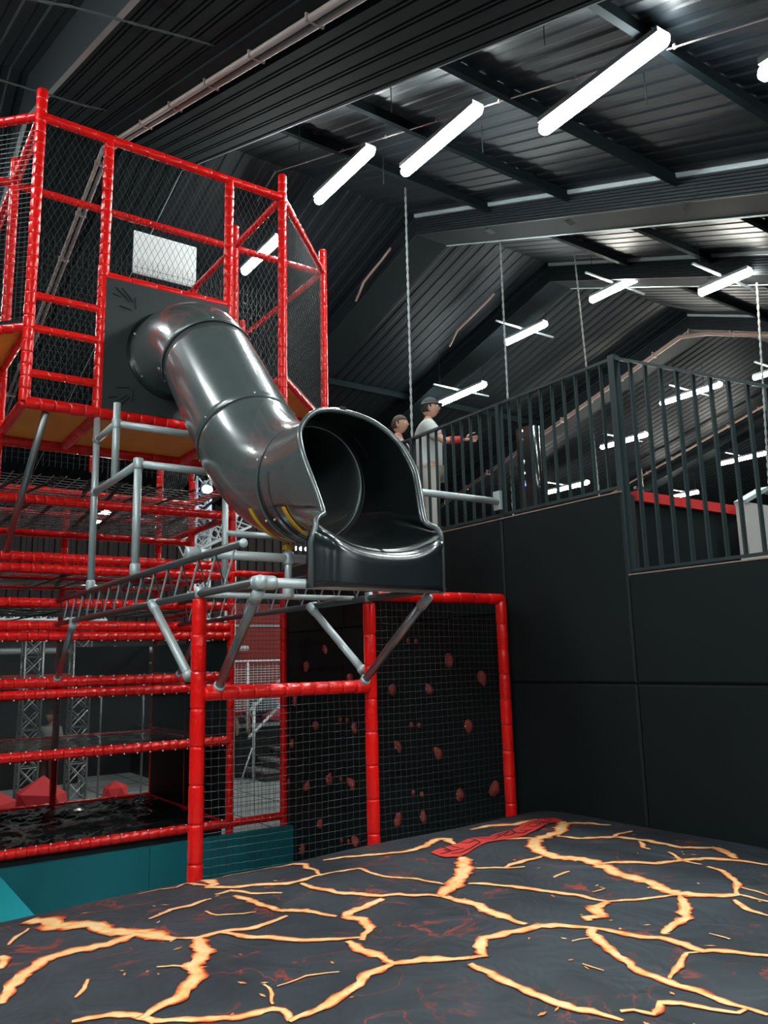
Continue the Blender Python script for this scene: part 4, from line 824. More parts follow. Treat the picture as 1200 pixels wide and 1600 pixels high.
LT, LB, LS, LU = ([(3.112,4.072),(3.15,4.091),(3.19,4.11),(3.224,4.119),(3.256,4.126),(3.289,4.134),(3.322,4.142),(3.357,4.151),(3.392,4.161),(3.44,4.187),(3.486,4.211),(3.531,4.233),(3.572,4.248),(3.597,4.242),(3.621,4.236),(3.641,4.224),(3.659,4.21),(3.677,4.196),(3.721,4.213),(3.765,4.23),(3.802,4.238),(3.837,4.244),(3.869,4.245),(3.894,4.238),(3.919,4.231),(3.94,4.218),(3.96,4.206),(3.993,4.208),(4.038,4.223),(4.091,4.248),(4.147,4.277),(4.212,4.315),(4.272,4.347),(4.309,4.35),(4.338,4.344),(4.356,4.328),(4.375,4.312),(4.392,4.295),(4.391,4.26),(4.39,4.226),(4.389,4.193)],[(3.112,4.072),(3.103,4.03),(3.095,3.989),(3.092,3.955),(3.094,3.926),(3.104,3.907),(3.124,3.899),(3.142,3.89),(3.158,3.878),(3.176,3.869),(3.213,3.884),(3.252,3.902),(3.298,3.929),(3.345,3.958),(3.392,3.985),(3.44,4.012),(3.485,4.035),(3.527,4.052),(3.566,4.066),(3.593,4.064),(3.62,4.062),(3.646,4.059),(3.671,4.053),(3.695,4.047),(3.719,4.042),(3.749,4.042),(3.78,4.043),(3.81,4.043),(3.839,4.043),(3.869,4.042),(3.916,4.062),(3.967,4.086),(4.01,4.101),(4.055,4.115),(4.099,4.129),(4.143,4.143),(4.187,4.156),(4.23,4.193),(4.259,4.189),(4.289,4.186),(4.319,4.182)],[[(3.12,3.987),(3.133,3.989),(3.146,3.991),(3.159,3.994),(3.172,3.996),(3.185,3.999),(3.199,4.002),(3.212,4.004),(3.214,4.013),(3.212,4.025),(3.209,4.036),(3.207,4.048),(3.205,4.06)],[(3.252,4.136),(3.246,4.111),(3.24,4.086),(3.235,4.062),(3.229,4.038),(3.224,4.015),(3.226,4.001),(3.243,4.004),(3.259,4.006),(3.276,4.009),(3.293,4.011),(3.31,4.014),(3.327,4.017)],[(3.176,3.956),(3.187,3.952),(3.198,3.948),(3.208,3.944),(3.219,3.94),(3.23,3.936),(3.25,3.943),(3.27,3.951),(3.29,3.96),(3.311,3.968),(3.332,3.977),(3.353,3.986),(3.378,4.0),(3.404,4.016),(3.431,4.032),(3.458,4.048),(3.485,4.064),(3.513,4.081),(3.527,4.107),(3.537,4.135),(3.548,4.164)],[(3.3,4.114),(3.302,4.106),(3.304,4.098),(3.306,4.09),(3.308,4.082),(3.31,4.074),(3.313,4.065),(3.315,4.057),(3.317,4.049)],[(3.425,4.167),(3.428,4.158),(3.432,4.149),(3.436,4.139),(3.439,4.13),(3.443,4.121),(3.45,4.115),(3.469,4.125),(3.488,4.135),(3.508,4.146),(3.527,4.156),(3.547,4.166),(3.554,4.179),(3.555,4.194),(3.557,4.21),(3.558,4.225),(3.559,4.24)],[(3.6,4.224),(3.603,4.211),(3.606,4.198),(3.609,4.185),(3.612,4.173),(3.615,4.16),(3.62,4.15),(3.626,4.14),(3.632,4.131),(3.637,4.121),(3.642,4.111),(3.648,4.101),(3.664,4.104),(3.685,4.113),(3.706,4.122),(3.728,4.131),(3.749,4.14)],[(3.677,4.196),(3.683,4.188),(3.69,4.181),(3.696,4.173),(3.702,4.166),(3.713,4.164),(3.734,4.173),(3.755,4.183),(3.775,4.193),(3.796,4.202),(3.81,4.204),(3.824,4.205),(3.838,4.206),(3.853,4.207),(3.867,4.208),(3.881,4.209),(3.876,4.203),(3.853,4.191),(3.83,4.18),(3.808,4.168),(3.785,4.156),(3.773,4.156),(3.76,4.157),(3.747,4.157),(3.734,4.157)],[(3.919,4.231),(3.912,4.214),(3.904,4.197),(3.897,4.18),(3.89,4.163),(3.881,4.149),(3.866,4.142),(3.851,4.136),(3.837,4.13),(3.822,4.123),(3.81,4.12),(3.801,4.122),(3.793,4.123),(3.784,4.124),(3.776,4.125),(3.767,4.127),(3.759,4.128)],[(3.885,4.15),(3.886,4.142),(3.888,4.134),(3.889,4.126),(3.891,4.118),(3.892,4.11),(3.894,4.102),(3.895,4.095),(3.908,4.099),(3.921,4.103),(3.933,4.107),(3.946,4.111),(3.959,4.115)],[(3.956,4.18),(3.959,4.173),(3.961,4.165),(3.963,4.158),(3.965,4.151),(3.967,4.144),(3.969,4.137),(3.971,4.13),(3.98,4.129),(3.989,4.129),(3.998,4.13),(4.008,4.13),(4.017,4.13)],[(4.083,4.23),(4.083,4.217),(4.084,4.204),(4.085,4.191),(4.085,4.178),(4.102,4.183),(4.122,4.19),(4.142,4.197),(4.161,4.204),(4.181,4.211),(4.189,4.22),(4.185,4.23),(4.181,4.24),(4.177,4.25),(4.173,4.26),(4.17,4.27),(4.166,4.28)],[(4.023,4.093),(4.037,4.099),(4.05,4.105),(4.064,4.111),(4.078,4.118),(4.092,4.124),(4.106,4.13),(4.12,4.136),(4.134,4.143),(4.149,4.15),(4.165,4.158),(4.181,4.167),(4.197,4.176)],[(4.226,4.312),(4.228,4.3),(4.231,4.288),(4.233,4.276),(4.235,4.265),(4.238,4.253),(4.24,4.242),(4.243,4.23),(4.25,4.223),(4.267,4.228),(4.285,4.232),(4.303,4.236),(4.322,4.241)],[(4.316,4.314),(4.321,4.308),(4.327,4.302),(4.333,4.297),(4.339,4.291),(4.344,4.285),(4.35,4.279),(4.356,4.274),(4.362,4.268)],[(4.219,4.242),(4.22,4.234),(4.221,4.227),(4.222,4.219),(4.223,4.212),(4.224,4.205),(4.225,4.197),(4.226,4.19),(4.227,4.182)]],[(3.954,4.228),(3.973,4.234),(3.991,4.241),(4.01,4.248),(4.029,4.255),(4.053,4.267),(4.076,4.279),(4.1,4.292),(4.124,4.304),(4.147,4.315),(4.166,4.321),(4.185,4.327),(4.204,4.333),(4.223,4.339),(4.243,4.346)])
v = []; f = []
for a, b in zip(LT, LB):
    for k in range(5): x = a[0]+(b[0]-a[0])*k/4; y = a[1]+(b[1]-a[1])*k/4; v.append((x, y, bagz(x, y)+.0065))
for i in range(len(LT)-1):
    for k in range(4): f.append((i*5+k, i*5+k+1, (i+1)*5+k+1, (i+1)*5+k))
mred = mat('printed_red', (.75, .045, .035), .5)
lg = link('printed_wordmark', v, f, mred, bg)
v = []; f = []
for s in LS:
    n0 = len(v)
    for i, p in enumerate(s):
        a = V(s[max(i-1, 0)]); b = V(s[min(i+1, len(s)-1)]); t = (b-a).normalized() if (b-a).length > 0 else V((1, 0)); q = V((-t.y, t.x))*.006
        for sg in (-1, 1): x = p[0]+q.x*sg; y = p[1]+q.y*sg; v.append((x, y, bagz(x, y)+.009))
    for i in range(len(s)-1): f.append((n0+2*i, n0+2*i+1, n0+2*i+3, n0+2*i+2))
link('letter_outline', v, f, 'groove', lg)
v = []; f = []
for p in LU:
    for k in range(2):
        n0 = len(v)
        for dx, dy in ((-.012, -.02), (.008, -.02), (.008, .02), (-.012, .02)): x = p[0]+dx+k*.02; y = p[1]+dy; v.append((x, y, bagz(x, y)+.006))
        f.append((n0, n0+1, n0+2, n0+3))
link('small_lettering', v, f, mred, bg)

# ------------------------------------------------------------------ teal pads
t = thing('teal_pad_wall', 'dark teal upright pad wall below the black mats of the play frame', 'safety pad', (2.3, 8.66, 0))
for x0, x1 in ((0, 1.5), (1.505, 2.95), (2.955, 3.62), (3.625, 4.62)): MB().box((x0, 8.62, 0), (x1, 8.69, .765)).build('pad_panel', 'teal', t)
t = thing('teal_landing_mat', 'teal mat coloured brighter for the light on its level top, at the left edge beside the lava airbag', 'mat', (.4, 6.5, 0))
MB().box((-1.6, 5.42, 0), (1.385, 8.6, .90)).build('mat_block', 'teal_lit', t)
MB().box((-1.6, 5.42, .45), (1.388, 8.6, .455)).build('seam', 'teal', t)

# ------------------------------------------------------------------ ropes
G = 'hanging ropes over the deck'
def rope(name, pts, r, m, label, grp=None):
    mb = MB(); pts = [V(p) for p in pts]; L = sum((b-a).length for a, b in zip(pts, pts[1:])); q = []
    for a, b in zip(pts, pts[1:]):
        k = max(1, int((b-a).length/.05)); q += [a.lerp(b, i/k) for i in range(k)]
    q.append(pts[-1])
    for ph in (0, PI):
        mb.tube([p+V((math.cos(i*1.1+ph)*r*.55, math.sin(i*1.1+ph)*r*.55, 0)) for i, p in enumerate(q)], r*.6, 5, True)
    t = mb.build(name, m, None, True); return tag(t, label, 'rope', grp)
rope('hanging_rope', [(7.57, 10, 10.60), (7.545, 10, 6.4), (7.54, 10, 3.8)], .020, 'rope', 'pale twisted rope hanging down behind the head of the striped shirt person', G)
rope('hanging_rope', [(9.74, 10, 10.60), (9.68, 10, 3.8)], .018, 'rope', 'pale rope passing the batten light left of the railing corner', G)
rope('hanging_rope', [(11.76, 10, 10.60), (11.88, 10, 8.), (11.97, 10, 5.78), (11.97, 10, 3.8)], .018, 'rope', 'pale rope just left of the railing corner post, leaning slightly', G)
rope('hanging_rope', [(12.95, 7.0, 9.0), (12.6, 7.0, 5.3), (12.6, 7.0, 3.2)], .020, 'rope', 'pale rope near the right edge of the picture', G)
rope('slack_rope', [(.35, 6.4, 7.93), (1.3, 6.4, 8.2), (2.2, 6.4, 8.36), (3.0, 6.4, 8.5)], .014, 'drope', 'dark twisted rope running to the conduits at top left')
rope('slack_rope', [(-.3, 9.6, 9.45), (1.2, 9.6, 9.6), (2.2, 9.6, 9.66), (2.9, 9.6, 9.80)], .016, 'drope', 'dark twisted rope just above the left corner post of the tower')

# ------------------------------------------------------------------ people
def skin_body(name, joints, edges, radii, material, parent, sub=2):
    off = wpos(parent); me = bpy.data.meshes.new(name); me.from_pydata([tuple(V(p)-off) for p in joints], edges, [])
    me.materials.append(M[material]); o = bpy.data.objects.new(name, me); COL.objects.link(o); o.parent = parent
    md = o.modifiers.new('skin', 'SKIN'); md.use_smooth_shade = True
    for i, r in enumerate(radii):
        d = me.skin_vertices[0].data[i]; r = r if isinstance(r, tuple) else (r, r); d.radius = r; d.use_root = (i == 0)
    s = o.modifiers.new('sub', 'SUBSURF'); s.levels = s.render_levels = sub
    return o
def head(c, yaw, parent, hair, cap=None, s=1.):
    """head with nose, brow, chin, ears; +x is the face direction before yaw"""
    R3 = Matrix.Rotation(yaw, 3, 'Z'); mb = MB(); mb.ball((0, 0, 0), .1, 28, 22, (.98, .78, 1.2)); v = []
    for p in mb.v:
        p = V(p); x, y, z = p
        if z < -.02: y *= 1-.28*min(1, (-z-.02)/.09); x *= 1-.05*min(1, (-z-.02)/.09)
        if x > .03:
            nose = math.exp(-((y/.013)**2))*math.exp(-(((z+.012)/.024)**2)); x += .026*nose
            x += .008*math.exp(-((z-.03)/.012)**2)*math.exp(-(y/.05)**2)
            x -= .010*math.exp(-((abs(y)-.032)/.014)**2)*math.exp(-((z-.008)/.012)**2)
            x += .007*math.exp(-((z+.062)/.010)**2)*math.exp(-(y/.022)**2)
            x += .010*math.exp(-((z+.100)/.018)**2)*math.exp(-(y/.03)**2)
        v.append(c+R3 @ (V((x, y, z))*s))
    mb.v = v; h = mb.build('head', 'skin', parent, True)
    for sg in (-1, 1):
        MB().ball(c+R3 @ (V((-.005, sg*.079, -.005))*s), .028*s, 8, 6, (.7, .35, 1.1)).build('ear', 'skin', h, True)
        MB().ball(c+R3 @ (V((.083, sg*.032, .008))*s), .011*s, 8, 6).build('eye', 'tie', h, True)
    MB().ball(c+R3 @ (V((.092, 0, -.062))*s), .02*s, 8, 6, (.35, 1, .3)).build('mouth', 'redband', h, True)
    hb = MB(); hb.ball((0, 0, 0), .108, 22, 16, (1.0, .84, 1.17)); v = []
    for p in hb.v:
        p = V(p)
        lim = .045 if p.x > .02 else (-.055 if p.x < -.03 else -.01)
        if p.z < lim: p = V((min(p.x, .02)*.86, p.y*.84, max(p.z, -.075)*.9))*.95
        v.append(c+R3 @ (p*s))
    hb.v = v; hb.build('hair', hair, parent, True)
    if cap:
        cb = MB(); cb.ball((0, 0, .0), .115, 22, 14, (1.0, .86, 1.1)); v = []
        for p in cb.v:
            p = V(p); p.z = max(p.z, .030); v.append(c+R3 @ (p*s))
        cb.v = v; co = cb.build('cap', cap, parent, True)
        br = MB(); pts = [(.09, -.06, .035), (.135, -.045, .03), (.155, 0, .028), (.135, .045, .03), (.09, .06, .035)]
        n = len(pts); vv = [c+R3 @ (V(p)*s) for p in pts]+[c+R3 @ (V((p[0], p[1], p[2]+.008))*s) for p in pts]
        br.add(vv, [tuple(range(n-1, -1, -1)), tuple(range(n, 2*n))]+[(i, (i+1) % n, n+(i+1) % n, n+i) for i in range(n)]); br.build('visor', cap, co)
    return h
def hand(wr, d, side, parent, s=1., curl=.35):
    """palm plus five curled fingers; wr wrist, d pointing direction, side = thumb direction"""
    wr = V(wr); d = V(d).normalized(); side = V(side).normalized(); dn = d.cross(side).normalized()
    J = [wr, wr+d*.05*s, wr+d*.085*s]; E = [(0, 1), (1, 2)]; Rr = [.024*s, (.034*s, .018*s), (.036*s, .016*s)]
    hb = skin_body('hand', J, E, Rr, 'skin', parent, 1)
    fm = MB()
    for k, (o, L) in enumerate(((.028, .068), (.010, .076), (-.009, .071), (-.027, .055))):
        p = wr+d*.082*s+side*o*s; pts = [p]; a = 0
        for q in (.45, .32, .23): a += curl; pts.append(pts[-1]+(d*math.cos(a)+dn*math.sin(a))*L*q*s)
        fm = MB().tube(pts, .008*s, 7, True, [.0088*s, .0082*s, .0072*s, .005*s]); fm.build('finger', 'skin', hb, True)
    p = wr+d*.03*s+side*.026*s; pts = [p, p+(d*.6+side*.8)*.032*s, p+(d*.95+side*.75)*.058*s, p+(d*1.4+side*.7)*.07*s]
    MB().tube(pts, .01*s, 7, True, [.012*s, .0105*s, .009*s, .006*s]).build('thumb', 'skin', hb, True)
    return hb
def person(label, loc, yaw, h, top, bottom, hair, cap=None, arms='down', build=1., grp=None, lean=0):
    """standing figure, faces +x before yaw"""
    t = thing('person', label, 'person', loc, grp); k = h/1.75; R3 = Matrix.Rotation(yaw, 3, 'Z'); L = V(loc)
    P = lambda x, y, z: L+R3 @ (V((x+lean*z*.1, y, z))*k)
    b = build
    # continuous body: pelvis root, legs, torso, neck, arms (skin coloured)
    J = [P(0,0,.93), P(0,0,1.08), P(.0,0,1.28), P(-.01,0,1.42), P(0,0,1.50), P(.01,0,1.56)]
    Rr = [(.115*k*b,.085*k*b), (.11*k*b,.085*k*b), (.135*k*b,.09*k*b), (.12*k*b,.085*k*b), .055*k, .052*k]
    E = [(0,1),(1,2),(2,3),(3,4),(4,5)]
    for sg in (-1, 1):
        n = len(J); J += [P(0,sg*.095,.86), P(.02,sg*.10,.48), P(-.01,sg*.10,.09), P(.10,sg*.11,.04)]; E += [(0,n),(n,n+1),(n+1,n+2),(n+2,n+3)]
        Rr += [.075*k*b, .060*k, .042*k, (.042*k,.03*k)]
    arm_pts = {}
    for sg in (-1, 1):
        n = len(J); a = arms if isinstance(arms, str) else arms[(sg+1)//2]
        if a == 'forward': Q = [P(0,sg*.19,1.40), P(.16,sg*.24,1.20), P(.40,sg*.16,1.22)]
        elif a == 'bent': Q = [P(0,sg*.19,1.40), P(.06,sg*.25,1.14), P(.26,sg*.18,1.06)]
        else: Q = [P(0,sg*.19,1.40), P(-.01,sg*.25,1.13), P(.06,sg*.26,.88)]
        J += Q; E += [(3,n),(n,n+1),(n+1,n+2)]; Rr += [.055*k*b, .042*k, .029*k]; arm_pts[sg] = Q
    skin_body('body', J, E, Rr, 'skin', t)
    # clothes as slightly larger continuous shells
    J2 = [P(0,0,.88), P(0,0,1.08), P(0,0,1.28), P(-.01,0,1.42), P(0,0,1.475)]; g = .014*k
    R2 = [(.165*k*b+g,.125*k*b+g), (.15*k*b+g,.112*k*b+g), (.168*k*b+g,.117*k*b+g), (.13*k*b+g,.09*k*b+g), (.07*k, .07*k)]
    E2 = [(0,1),(1,2),(2,3),(3,4)]
    for sg in (-1, 1):
        n = len(J2); q = arm_pts[sg]; J2 += [q[0], q[0].lerp(q[1], .8)]; E2 += [(3,n),(n,n+1)]; R2 += [.068*k*b+g, .058*k+g]
    sh = skin_body('shirt', J2, E2, R2, top, t)
    J3 = [P(0,0,1.0)]; E3 = []; R3_ = [(.155*k*b+g,.12*k*b+g)]
    for sg in (-1, 1):
        n = len(J3); J3 += [P(0,sg*.095,.84), P(.02,sg*.10,.48), P(-.01,sg*.10,.12)]; E3 += [(0,n),(n,n+1),(n+1,n+2)]; R3_ += [.10*k*b+g, .072*k+g, .056*k+g]
    skin_body('trousers', J3, E3, R3_, bottom, t)
    for sg in (-1, 1):
        MB().ball(P(.06, sg*.105, .04), .05*k, 12, 8, (1, 1, .8)).build('shoe', 'hair', t, True)
        q = arm_pts[sg]; d = (q[2]-q[1]).normalized(); hd = hand(q[2], d, R3 @ V((0, 0, 1)) if arms != 'down' else R3 @ V((1, 0, 0)), t, k)
    head(P(.03, 0, 1.655), yaw, t, hair, cap, k*.98)
    return t, arm_pts
p1, ap1 = person('person in a pale grey tee and black cap reaching one arm out over the railing', (5.50, 6.98, 3.76), math.radians(-40), 1.78, 'greytee', 'shorts', 'hair', 'capm', ('forward', 'down'), 1.05)
MB().tube([ap1[-1][1].lerp(ap1[-1][2], .3), ap1[-1][1].lerp(ap1[-1][2], .85)], .045, 12, True).build('red_sleeve_band', 'redband', p1, True)
p2, ap2 = person('person in a black and white striped shirt, half hidden behind the slide mouth', (5.46, 7.52, 3.76), math.radians(-55), 1.71, 'stripes', 'trouser', 'hairb', None, 'down', .9)
PLEG = (3.98, 17.85, 0)
p3, _ = person('person with bare lower legs standing on the hall floor behind the lowest opening at left', PLEG, math.radians(-140), 1.74, 'greytee', 'brown', 'hairb', None, 'down')
MB().box((2.4, 11.4, .0), (3.5, 12.6, .35)).build('floor_box', 'padx') if False else None

# ------------------------------------------------------------------ behind the play frame
def truss(name, a, b, w_, label, parts=('chord', 'lattice'), m='whitealu', r=.024, step=None, grp=None, side=None):
    a = V(a); b = V(b); d = (b-a); L = d.length; d /= L; u = V(side) if side else (V((1,0,0)) if abs(d.z) > .7 else V((0,0,1))); w2 = d.cross(u).normalized(); u = w2.cross(d).normalized()
    t = thing(name, label, 'truss', a, grp); cs = [u*(w_/2)*sx+w2*(w_/2)*sy_ for sx, sy_ in ((1,1),(1,-1),(-1,-1),(-1,1))]
    for c in cs: MB().tube([a+c, b+c], r, 6).build('chord', m, t, True)
    lat = MB(); n = max(2, int(L/(step or w_)));
    for i in range(n):
        p = a+d*L*i/n; q = a+d*L*(i+1)/n
        for k in range(4):
            c, e = cs[k], cs[(k+1) % 4]; lat.tube([p+c, q+e], r*.55, 4, False); lat.tube([p+e, q+c], r*.55, 4, False)
        if i % 2 == 0:
            for k in range(4): lat.tube([p+cs[k], p+cs[(k+1) % 4]], r*.55, 4, False)
    lat.build('lattice', m, t); return t
GT = 'lattice trusses behind the play frame'
truss('lattice_truss', (3.49, 17.5, 0), (3.49, 17.5, 3.55), .34, 'upright lattice truss at far left seen through the dark screens', grp=GT, m='alu')
truss('lattice_truss', (4.42, 17.5, 0), (4.42, 17.5, 3.55), .34, 'upright lattice truss next right of the leftmost one, behind the dark screens', grp=GT, m='alu')
truss('lattice_truss', (1.6, 17.5, 3.70), (4.9, 17.5, 3.70), .24, 'level white lattice truss between two red bars at left', grp=GT, side=(0, 0, 1))
truss('lattice_truss', (6.98, 17.5, 0), (6.98, 17.5, 6.9), .34, 'tall white lattice truss left of the tube slide bend', grp=GT, r=.032)
truss('lattice_truss', (7.74, 17.5, 0), (7.74, 17.5, 6.4), .15, 'white lattice truss half hidden by the tube slide bend', grp=GT, r=.032)
truss('lattice_truss', (6.5, 17.3, 5.2), (8.0, 17.3, 5.95), .36, 'sloping white lattice truss behind the left ladder beam', grp=GT, r=.032, side=(0, 0, 1))
t = thing('blue_spotlight', 'small blue white stage light at the top of the tall white truss', 'stage light', (7.0, 17.2, 6.6))
MB().tube([(7.0, 17.25, 6.6), (7.0, 17.1, 6.55)], .1, 12).build('lens', mat('blue_white_lens', (.5, .6, 1), .4, emit=((.45, .55, 1.), 9.)), t, True)
MB().box((6.88, 17.25, 6.48), (7.12, 17.45, 6.72)).build('body', 'padx', t)
# red foam shapes on the floor, far left
for i, (x, y, s, lab) in enumerate(((3.25, 14.9, .8, 'large faceted red foam block behind the lowest opening at far left'), (2.2, 14.2, .8, 'faceted red foam block cut by the left edge of the picture'), (4.95, 16.6, .42, 'small red foam block just right of the standing legs'))):
    bm = bmesh.new(); bmesh.ops.create_icosphere(bm, subdivisions=1, radius=s*.62)
    for q in bm.verts: q.co *= 1+.3*noise.noise(q.co*3+V((i*4, 0, 0))); q.co.z = max(q.co.z, -s*.42); q.co += V((x, y, s*.42))
    me = bpy.data.meshes.new('foam_block'); bm.to_mesh(me); bm.free(); me.materials.append(M['kidred']); o = bpy.data.objects.new('foam_block', me); COL.objects.link(o); tag(o, lab, 'foam block')
t = thing('red_backrest', 'low red bench seen through the dark screens at far left', 'bench', (4.1, 20, 2.3))
for k in range(4): MB().box((3.35+k*.42, 19.9, 2.18), (3.70+k*.42, 20.1, 2.48)).build('back_cushion', mat('red_cushion', (.75, .08, .06), .5) if k == 0 else bpy.data.materials['red_cushion'], t)
MB().box((3.2, 19.95, 0), (5.1, 20.3, 2.16)).build('counter', 'wallc', t)
t = thing('steel_duct', 'long pale horizontal pipe on the wall behind the play frame', 'pipe', (6, 20.5, 2.95))
MB().tube([(1.5, 20.5, 3.02), (9.6, 20.5, 3.02)], .075, 12).build('pipe_run', 'whitealu', t, True)
for x in (3.0, 6.0, 9.0): MB().box((x-.03, 20.5, 2.9), (x+.03, 20.85, 3.14)).build('bracket', 'alu', t)
struct(MB().box((1.0, 20.9, 0), (9.2, 21.0, 3.5)).build('wall_far_dark', 'wallc'))
rw = struct(MB().box((9.2, 20.9, 0), (13.0, 21.0, 4.3)).build('wall_far_red', mat('red_wall_paint', (.30, .035, .03), .7)))
struct(MB().box((9.2, 20.86, 3.62), (13, 20.9, 3.68)).build('trim_80', 'edge'))
# guard rail with wire infill, handrails, stairs, bench, people's things
Yg = 17.4
gr = thing('guard_rail', 'pale metal guard rail with thin horizontal bars above the stairs', 'railing', (8.2, Yg, 1.1))
for x in (7.35, 8.15, 9.05): MB().tube([(x, Yg, 1.1), (x, Yg, 2.68)], .026, 8).build('post', 'whitealu', gr, True)
MB().tube([(6.9, Yg, 2.66), (9.6, Yg, 2.66)], .026, 8).build('top_rail', 'whitealu', gr, True)
wm = MB()
for k in range(18): wm.tube([(6.9, Yg, 1.55+k*.058), (9.6, Yg, 1.55+k*.058)], .007, 4, False)
for k in range(26): wm.tube([(6.9+k*.1, Yg, 1.5), (6.9+k*.1, Yg, 2.6)], .004, 4, False)
stuff(wm.build('wire_infill', 'whitealu', gr))
pl = thing('raised_platform', 'dark seating platform behind the stairs seen through the net opening', 'platform', (8.2, 18.2, 0))
MB().box((6.6, 18.0, 0), (12, 20.8, 1.16)).build('platform_block', 'wallc', pl); MB().box((6.6, 17.96, 1.12), (12, 18.1, 1.18)).build('edge_strip', 'edge', pl)
hr_ = thing('stair_handrail', 'two slanting galvanised handrails on an upright by the stairs', 'handrail', (8.1, 17.0, 0))
MB().tube([(8.12, 17.0, 0), (8.12, 17.0, 1.75)], .035, 8).build('post', 'steel', hr_, True)
MB().tube([(8.0, 17.0, 1.55), (9.1, 17.6, 2.2)], .035, 8).build('rail', 'whitealu', hr_, True); MB().tube([(8.0, 17.0, .98), (9.1, 17.6, 1.62)], .035, 8).build('rail', 'whitealu', hr_, True)
MB().tube([(7.75, 16.9, .02), (8.08, 17.0, .75)], .02, 8).build('stay', 'steel', hr_, True); MB().box((7.98, 16.9, 0), (8.26, 17.1, .03)).build('foot_plate', 'steel', hr_)
stt = thing('steps', 'two dark steps with pale nosings at the right of the net opening', 'steps', (9.2, 17, 0))
for k in range(4):
    MB().box((8.35+k*.34, 16.9, k*.2), (11, 17.94, .2+k*.2)).build('riser', 'stairdark', stt); MB().box((8.33+k*.34, 16.87, .18+k*.2), (11, 17.95, .235+k*.2)).build('tread', 'concrete', stt)
def blob(name, c, r, sq, m, label, cat, seed):
    mb = MB(); mb.ball((0, 0, 0), r, 18, 14, sq)
    mb.v = [tuple(V(p)*(1+.45*noise.noise(V(p)*5/r*.3+V((seed*3, 0, 0))))+V(c)) for p in mb.v]
    return tag(mb.build(name, m, None, True), label, cat)
blob('jacket', (8.60, 18.9, 1.62), .30, (1.2, .7, 1), 'pinkcloth', 'pink red jacket heaped at the left over the bench behind the handrail', 'jacket', 1)
blob('jacket', (9.15, 18.6, 1.60), .34, (1.3, .7, .9), 'greycloth', 'slate grey jacket heaped above the upper handrail', 'jacket', 2)
blob('jacket', (9.35, 18.2, 1.36), .24, (1.5, .6, .6), 'pinkcloth', 'pink red jacket lying under the slate grey one', 'jacket', 3)
blob('jacket', (9.75, 19.2, 1.56), .44, (1.1, .6, .95), 'pinkcloth', 'pink red cloth at top right of the heap of jackets', 'jacket', 4)
# seated child in red
ck = thing('person', 'child in a red shirt sitting bent forward beside the stair handrail', 'person', (8.22, 18.15, 1.18))
def Q(x, y, z): return V((8.22+x, 18.15+y, 1.18+z))
skin_body('body', [Q(0,.1,.12), Q(.02,.0,.28), Q(.03,-.1,.42), Q(.03,-.14,.50), Q(-.16,-.08,.40), Q(-.22,-.22,.2), Q(-.08,-.34,.22), Q(.2,-.08,.4), Q(.28,-.22,.2), Q(.14,-.34,.22), Q(-.1,.0,.12), Q(-.14,-.32,.14), Q(-.14,-.34,-.22), Q(.12,.0,.12), Q(.16,-.32,.14), Q(.16,-.34,-.22)],
    [(0,1),(1,2),(2,3),(2,4),(4,5),(5,6),(2,7),(7,8),(8,9),(0,10),(10,11),(11,12),(0,13),(13,14),(14,15)],
    [(.13,.1),(.12,.09),(.11,.08),.045,.045,.035,.028,.045,.035,.028,.075,.055,.04,.075,.055,.04], 'skin', ck)
skin_body('red_shirt', [Q(0,.1,.12), Q(.02,.0,.28), Q(.03,-.1,.41), Q(-.16,-.08,.40), Q(-.20,-.18,.27), Q(.2,-.08,.4), Q(.26,-.18,.27)], [(0,1),(1,2),(2,3),(3,4),(2,5),(5,6)], [(.16,.13),(.145,.115),(.13,.1),.065,.055,.065,.055], 'kidred', ck)
skin_body('shorts', [Q(0,.08,.10), Q(-.1,.0,.12), Q(-.14,-.26,.14), Q(.12,.0,.12), Q(.16,-.26,.14)], [(0,1),(1,2),(0,3),(3,4)], [(.15,.11),.095,.075,.095,.075], 'greycloth', ck)
head(Q(.03, -.22, .60), math.radians(-100), ck, 'hairb', None, .82)
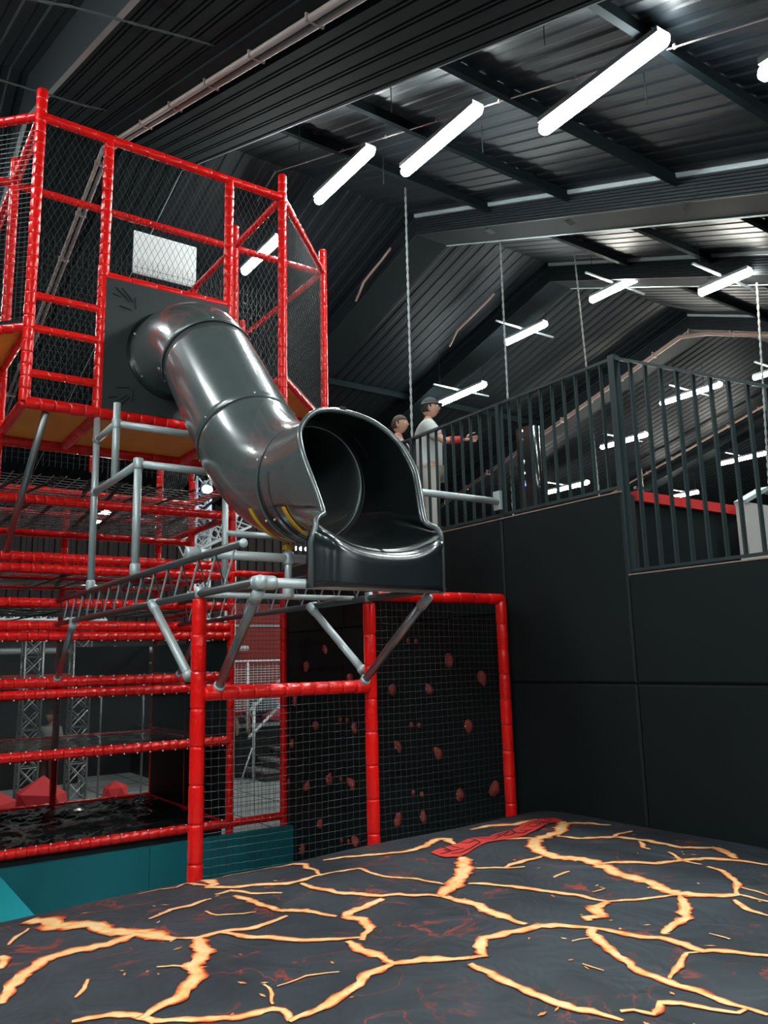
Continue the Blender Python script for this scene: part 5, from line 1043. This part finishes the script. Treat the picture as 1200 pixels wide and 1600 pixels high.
hand(Q(-.08,-.34,.22), (1,-.4,0), (0,0,1), ck, .75); hand(Q(.14,-.34,.22), (-1,-.4,0), (0,0,1), ck, .75)
# thin rails seen through the screens
tt = thing('inner_handrail', 'thin pale handrail seen through the upper dark screen', 'handrail', (4.0, 13.0, 0))
MB().tube([(3.30, 13, 2.45), (3.60, 13, 2.65), (5.0, 13, 2.65)], .016, 6).build('rail', 'alu', tt, True)
for x in (3.62, 4.28, 4.95): MB().tube([(x, 13, 0), (x, 13, 2.65)], .016, 6).build('post', 'alu', tt, True)
# loudspeaker column on the deck
sp = thing('tall_cabinet', 'tall glossy black cabinet with small lights standing behind the left railing bars', 'cabinet', (6.0, 5.9, 3.76))
MB().box((5.92, 5.80, 3.76), (6.10, 6.0, 5.00)).build('body', 'black_plastic', sp)
MB().tube([(5.98, 5.78, 3.8), (5.98, 5.78, 4.98)], .05, 12).build('front_roll', 'black_plastic', sp, True)
for k, z in enumerate((4.95, 4.86, 4.74, 4.62, 4.6, 4.52, 4.49, 4.40)): MB().box((5.912, 5.90+.01*(k % 3), z), (5.92, 5.925+.01*(k % 3), z+.018)).build('indicator', 'led', sp)
MB().box((5.912, 5.90, 4.36), (5.92, 5.93, 4.39)).build('indicator', 'ledblue', sp)
t = thing('microphone_stand', 'thin grey stand just left of the red padded edge', 'stand', (11.9, 9, 3.76))
MB().tube([(11.95, 9, 3.76), (11.95, 9, 5.9)], .03, 8).build('pole', 'alu', t, True); MB().box((11.75, 8.97, 5.52), (12.15, 9.03, 5.56)).build('arm', 'alu', t)

t = thing('stage_light_bar', 'row of five tiny white lights on a dark bar seen under the tube slide', 'light bar', (9.8, 17.6, 5.4))
MB().bar((9.4, 17.62, 5.49), (10.25, 17.62, 5.49), .06, .08).build('bar', 'padx', t)
for k in range(5): MB().ball((9.53+k*.15, 17.6, 5.41), .045, 8, 6, (1, 1, 1.2)).build('small_lamp', 'led', t, True)
for x in (9.5, 10.15): MB().tube([(x, 17.62, 5.5), (x, 17.62, roof(17.62))], .015, 5).build('hanger', 'padx', t)
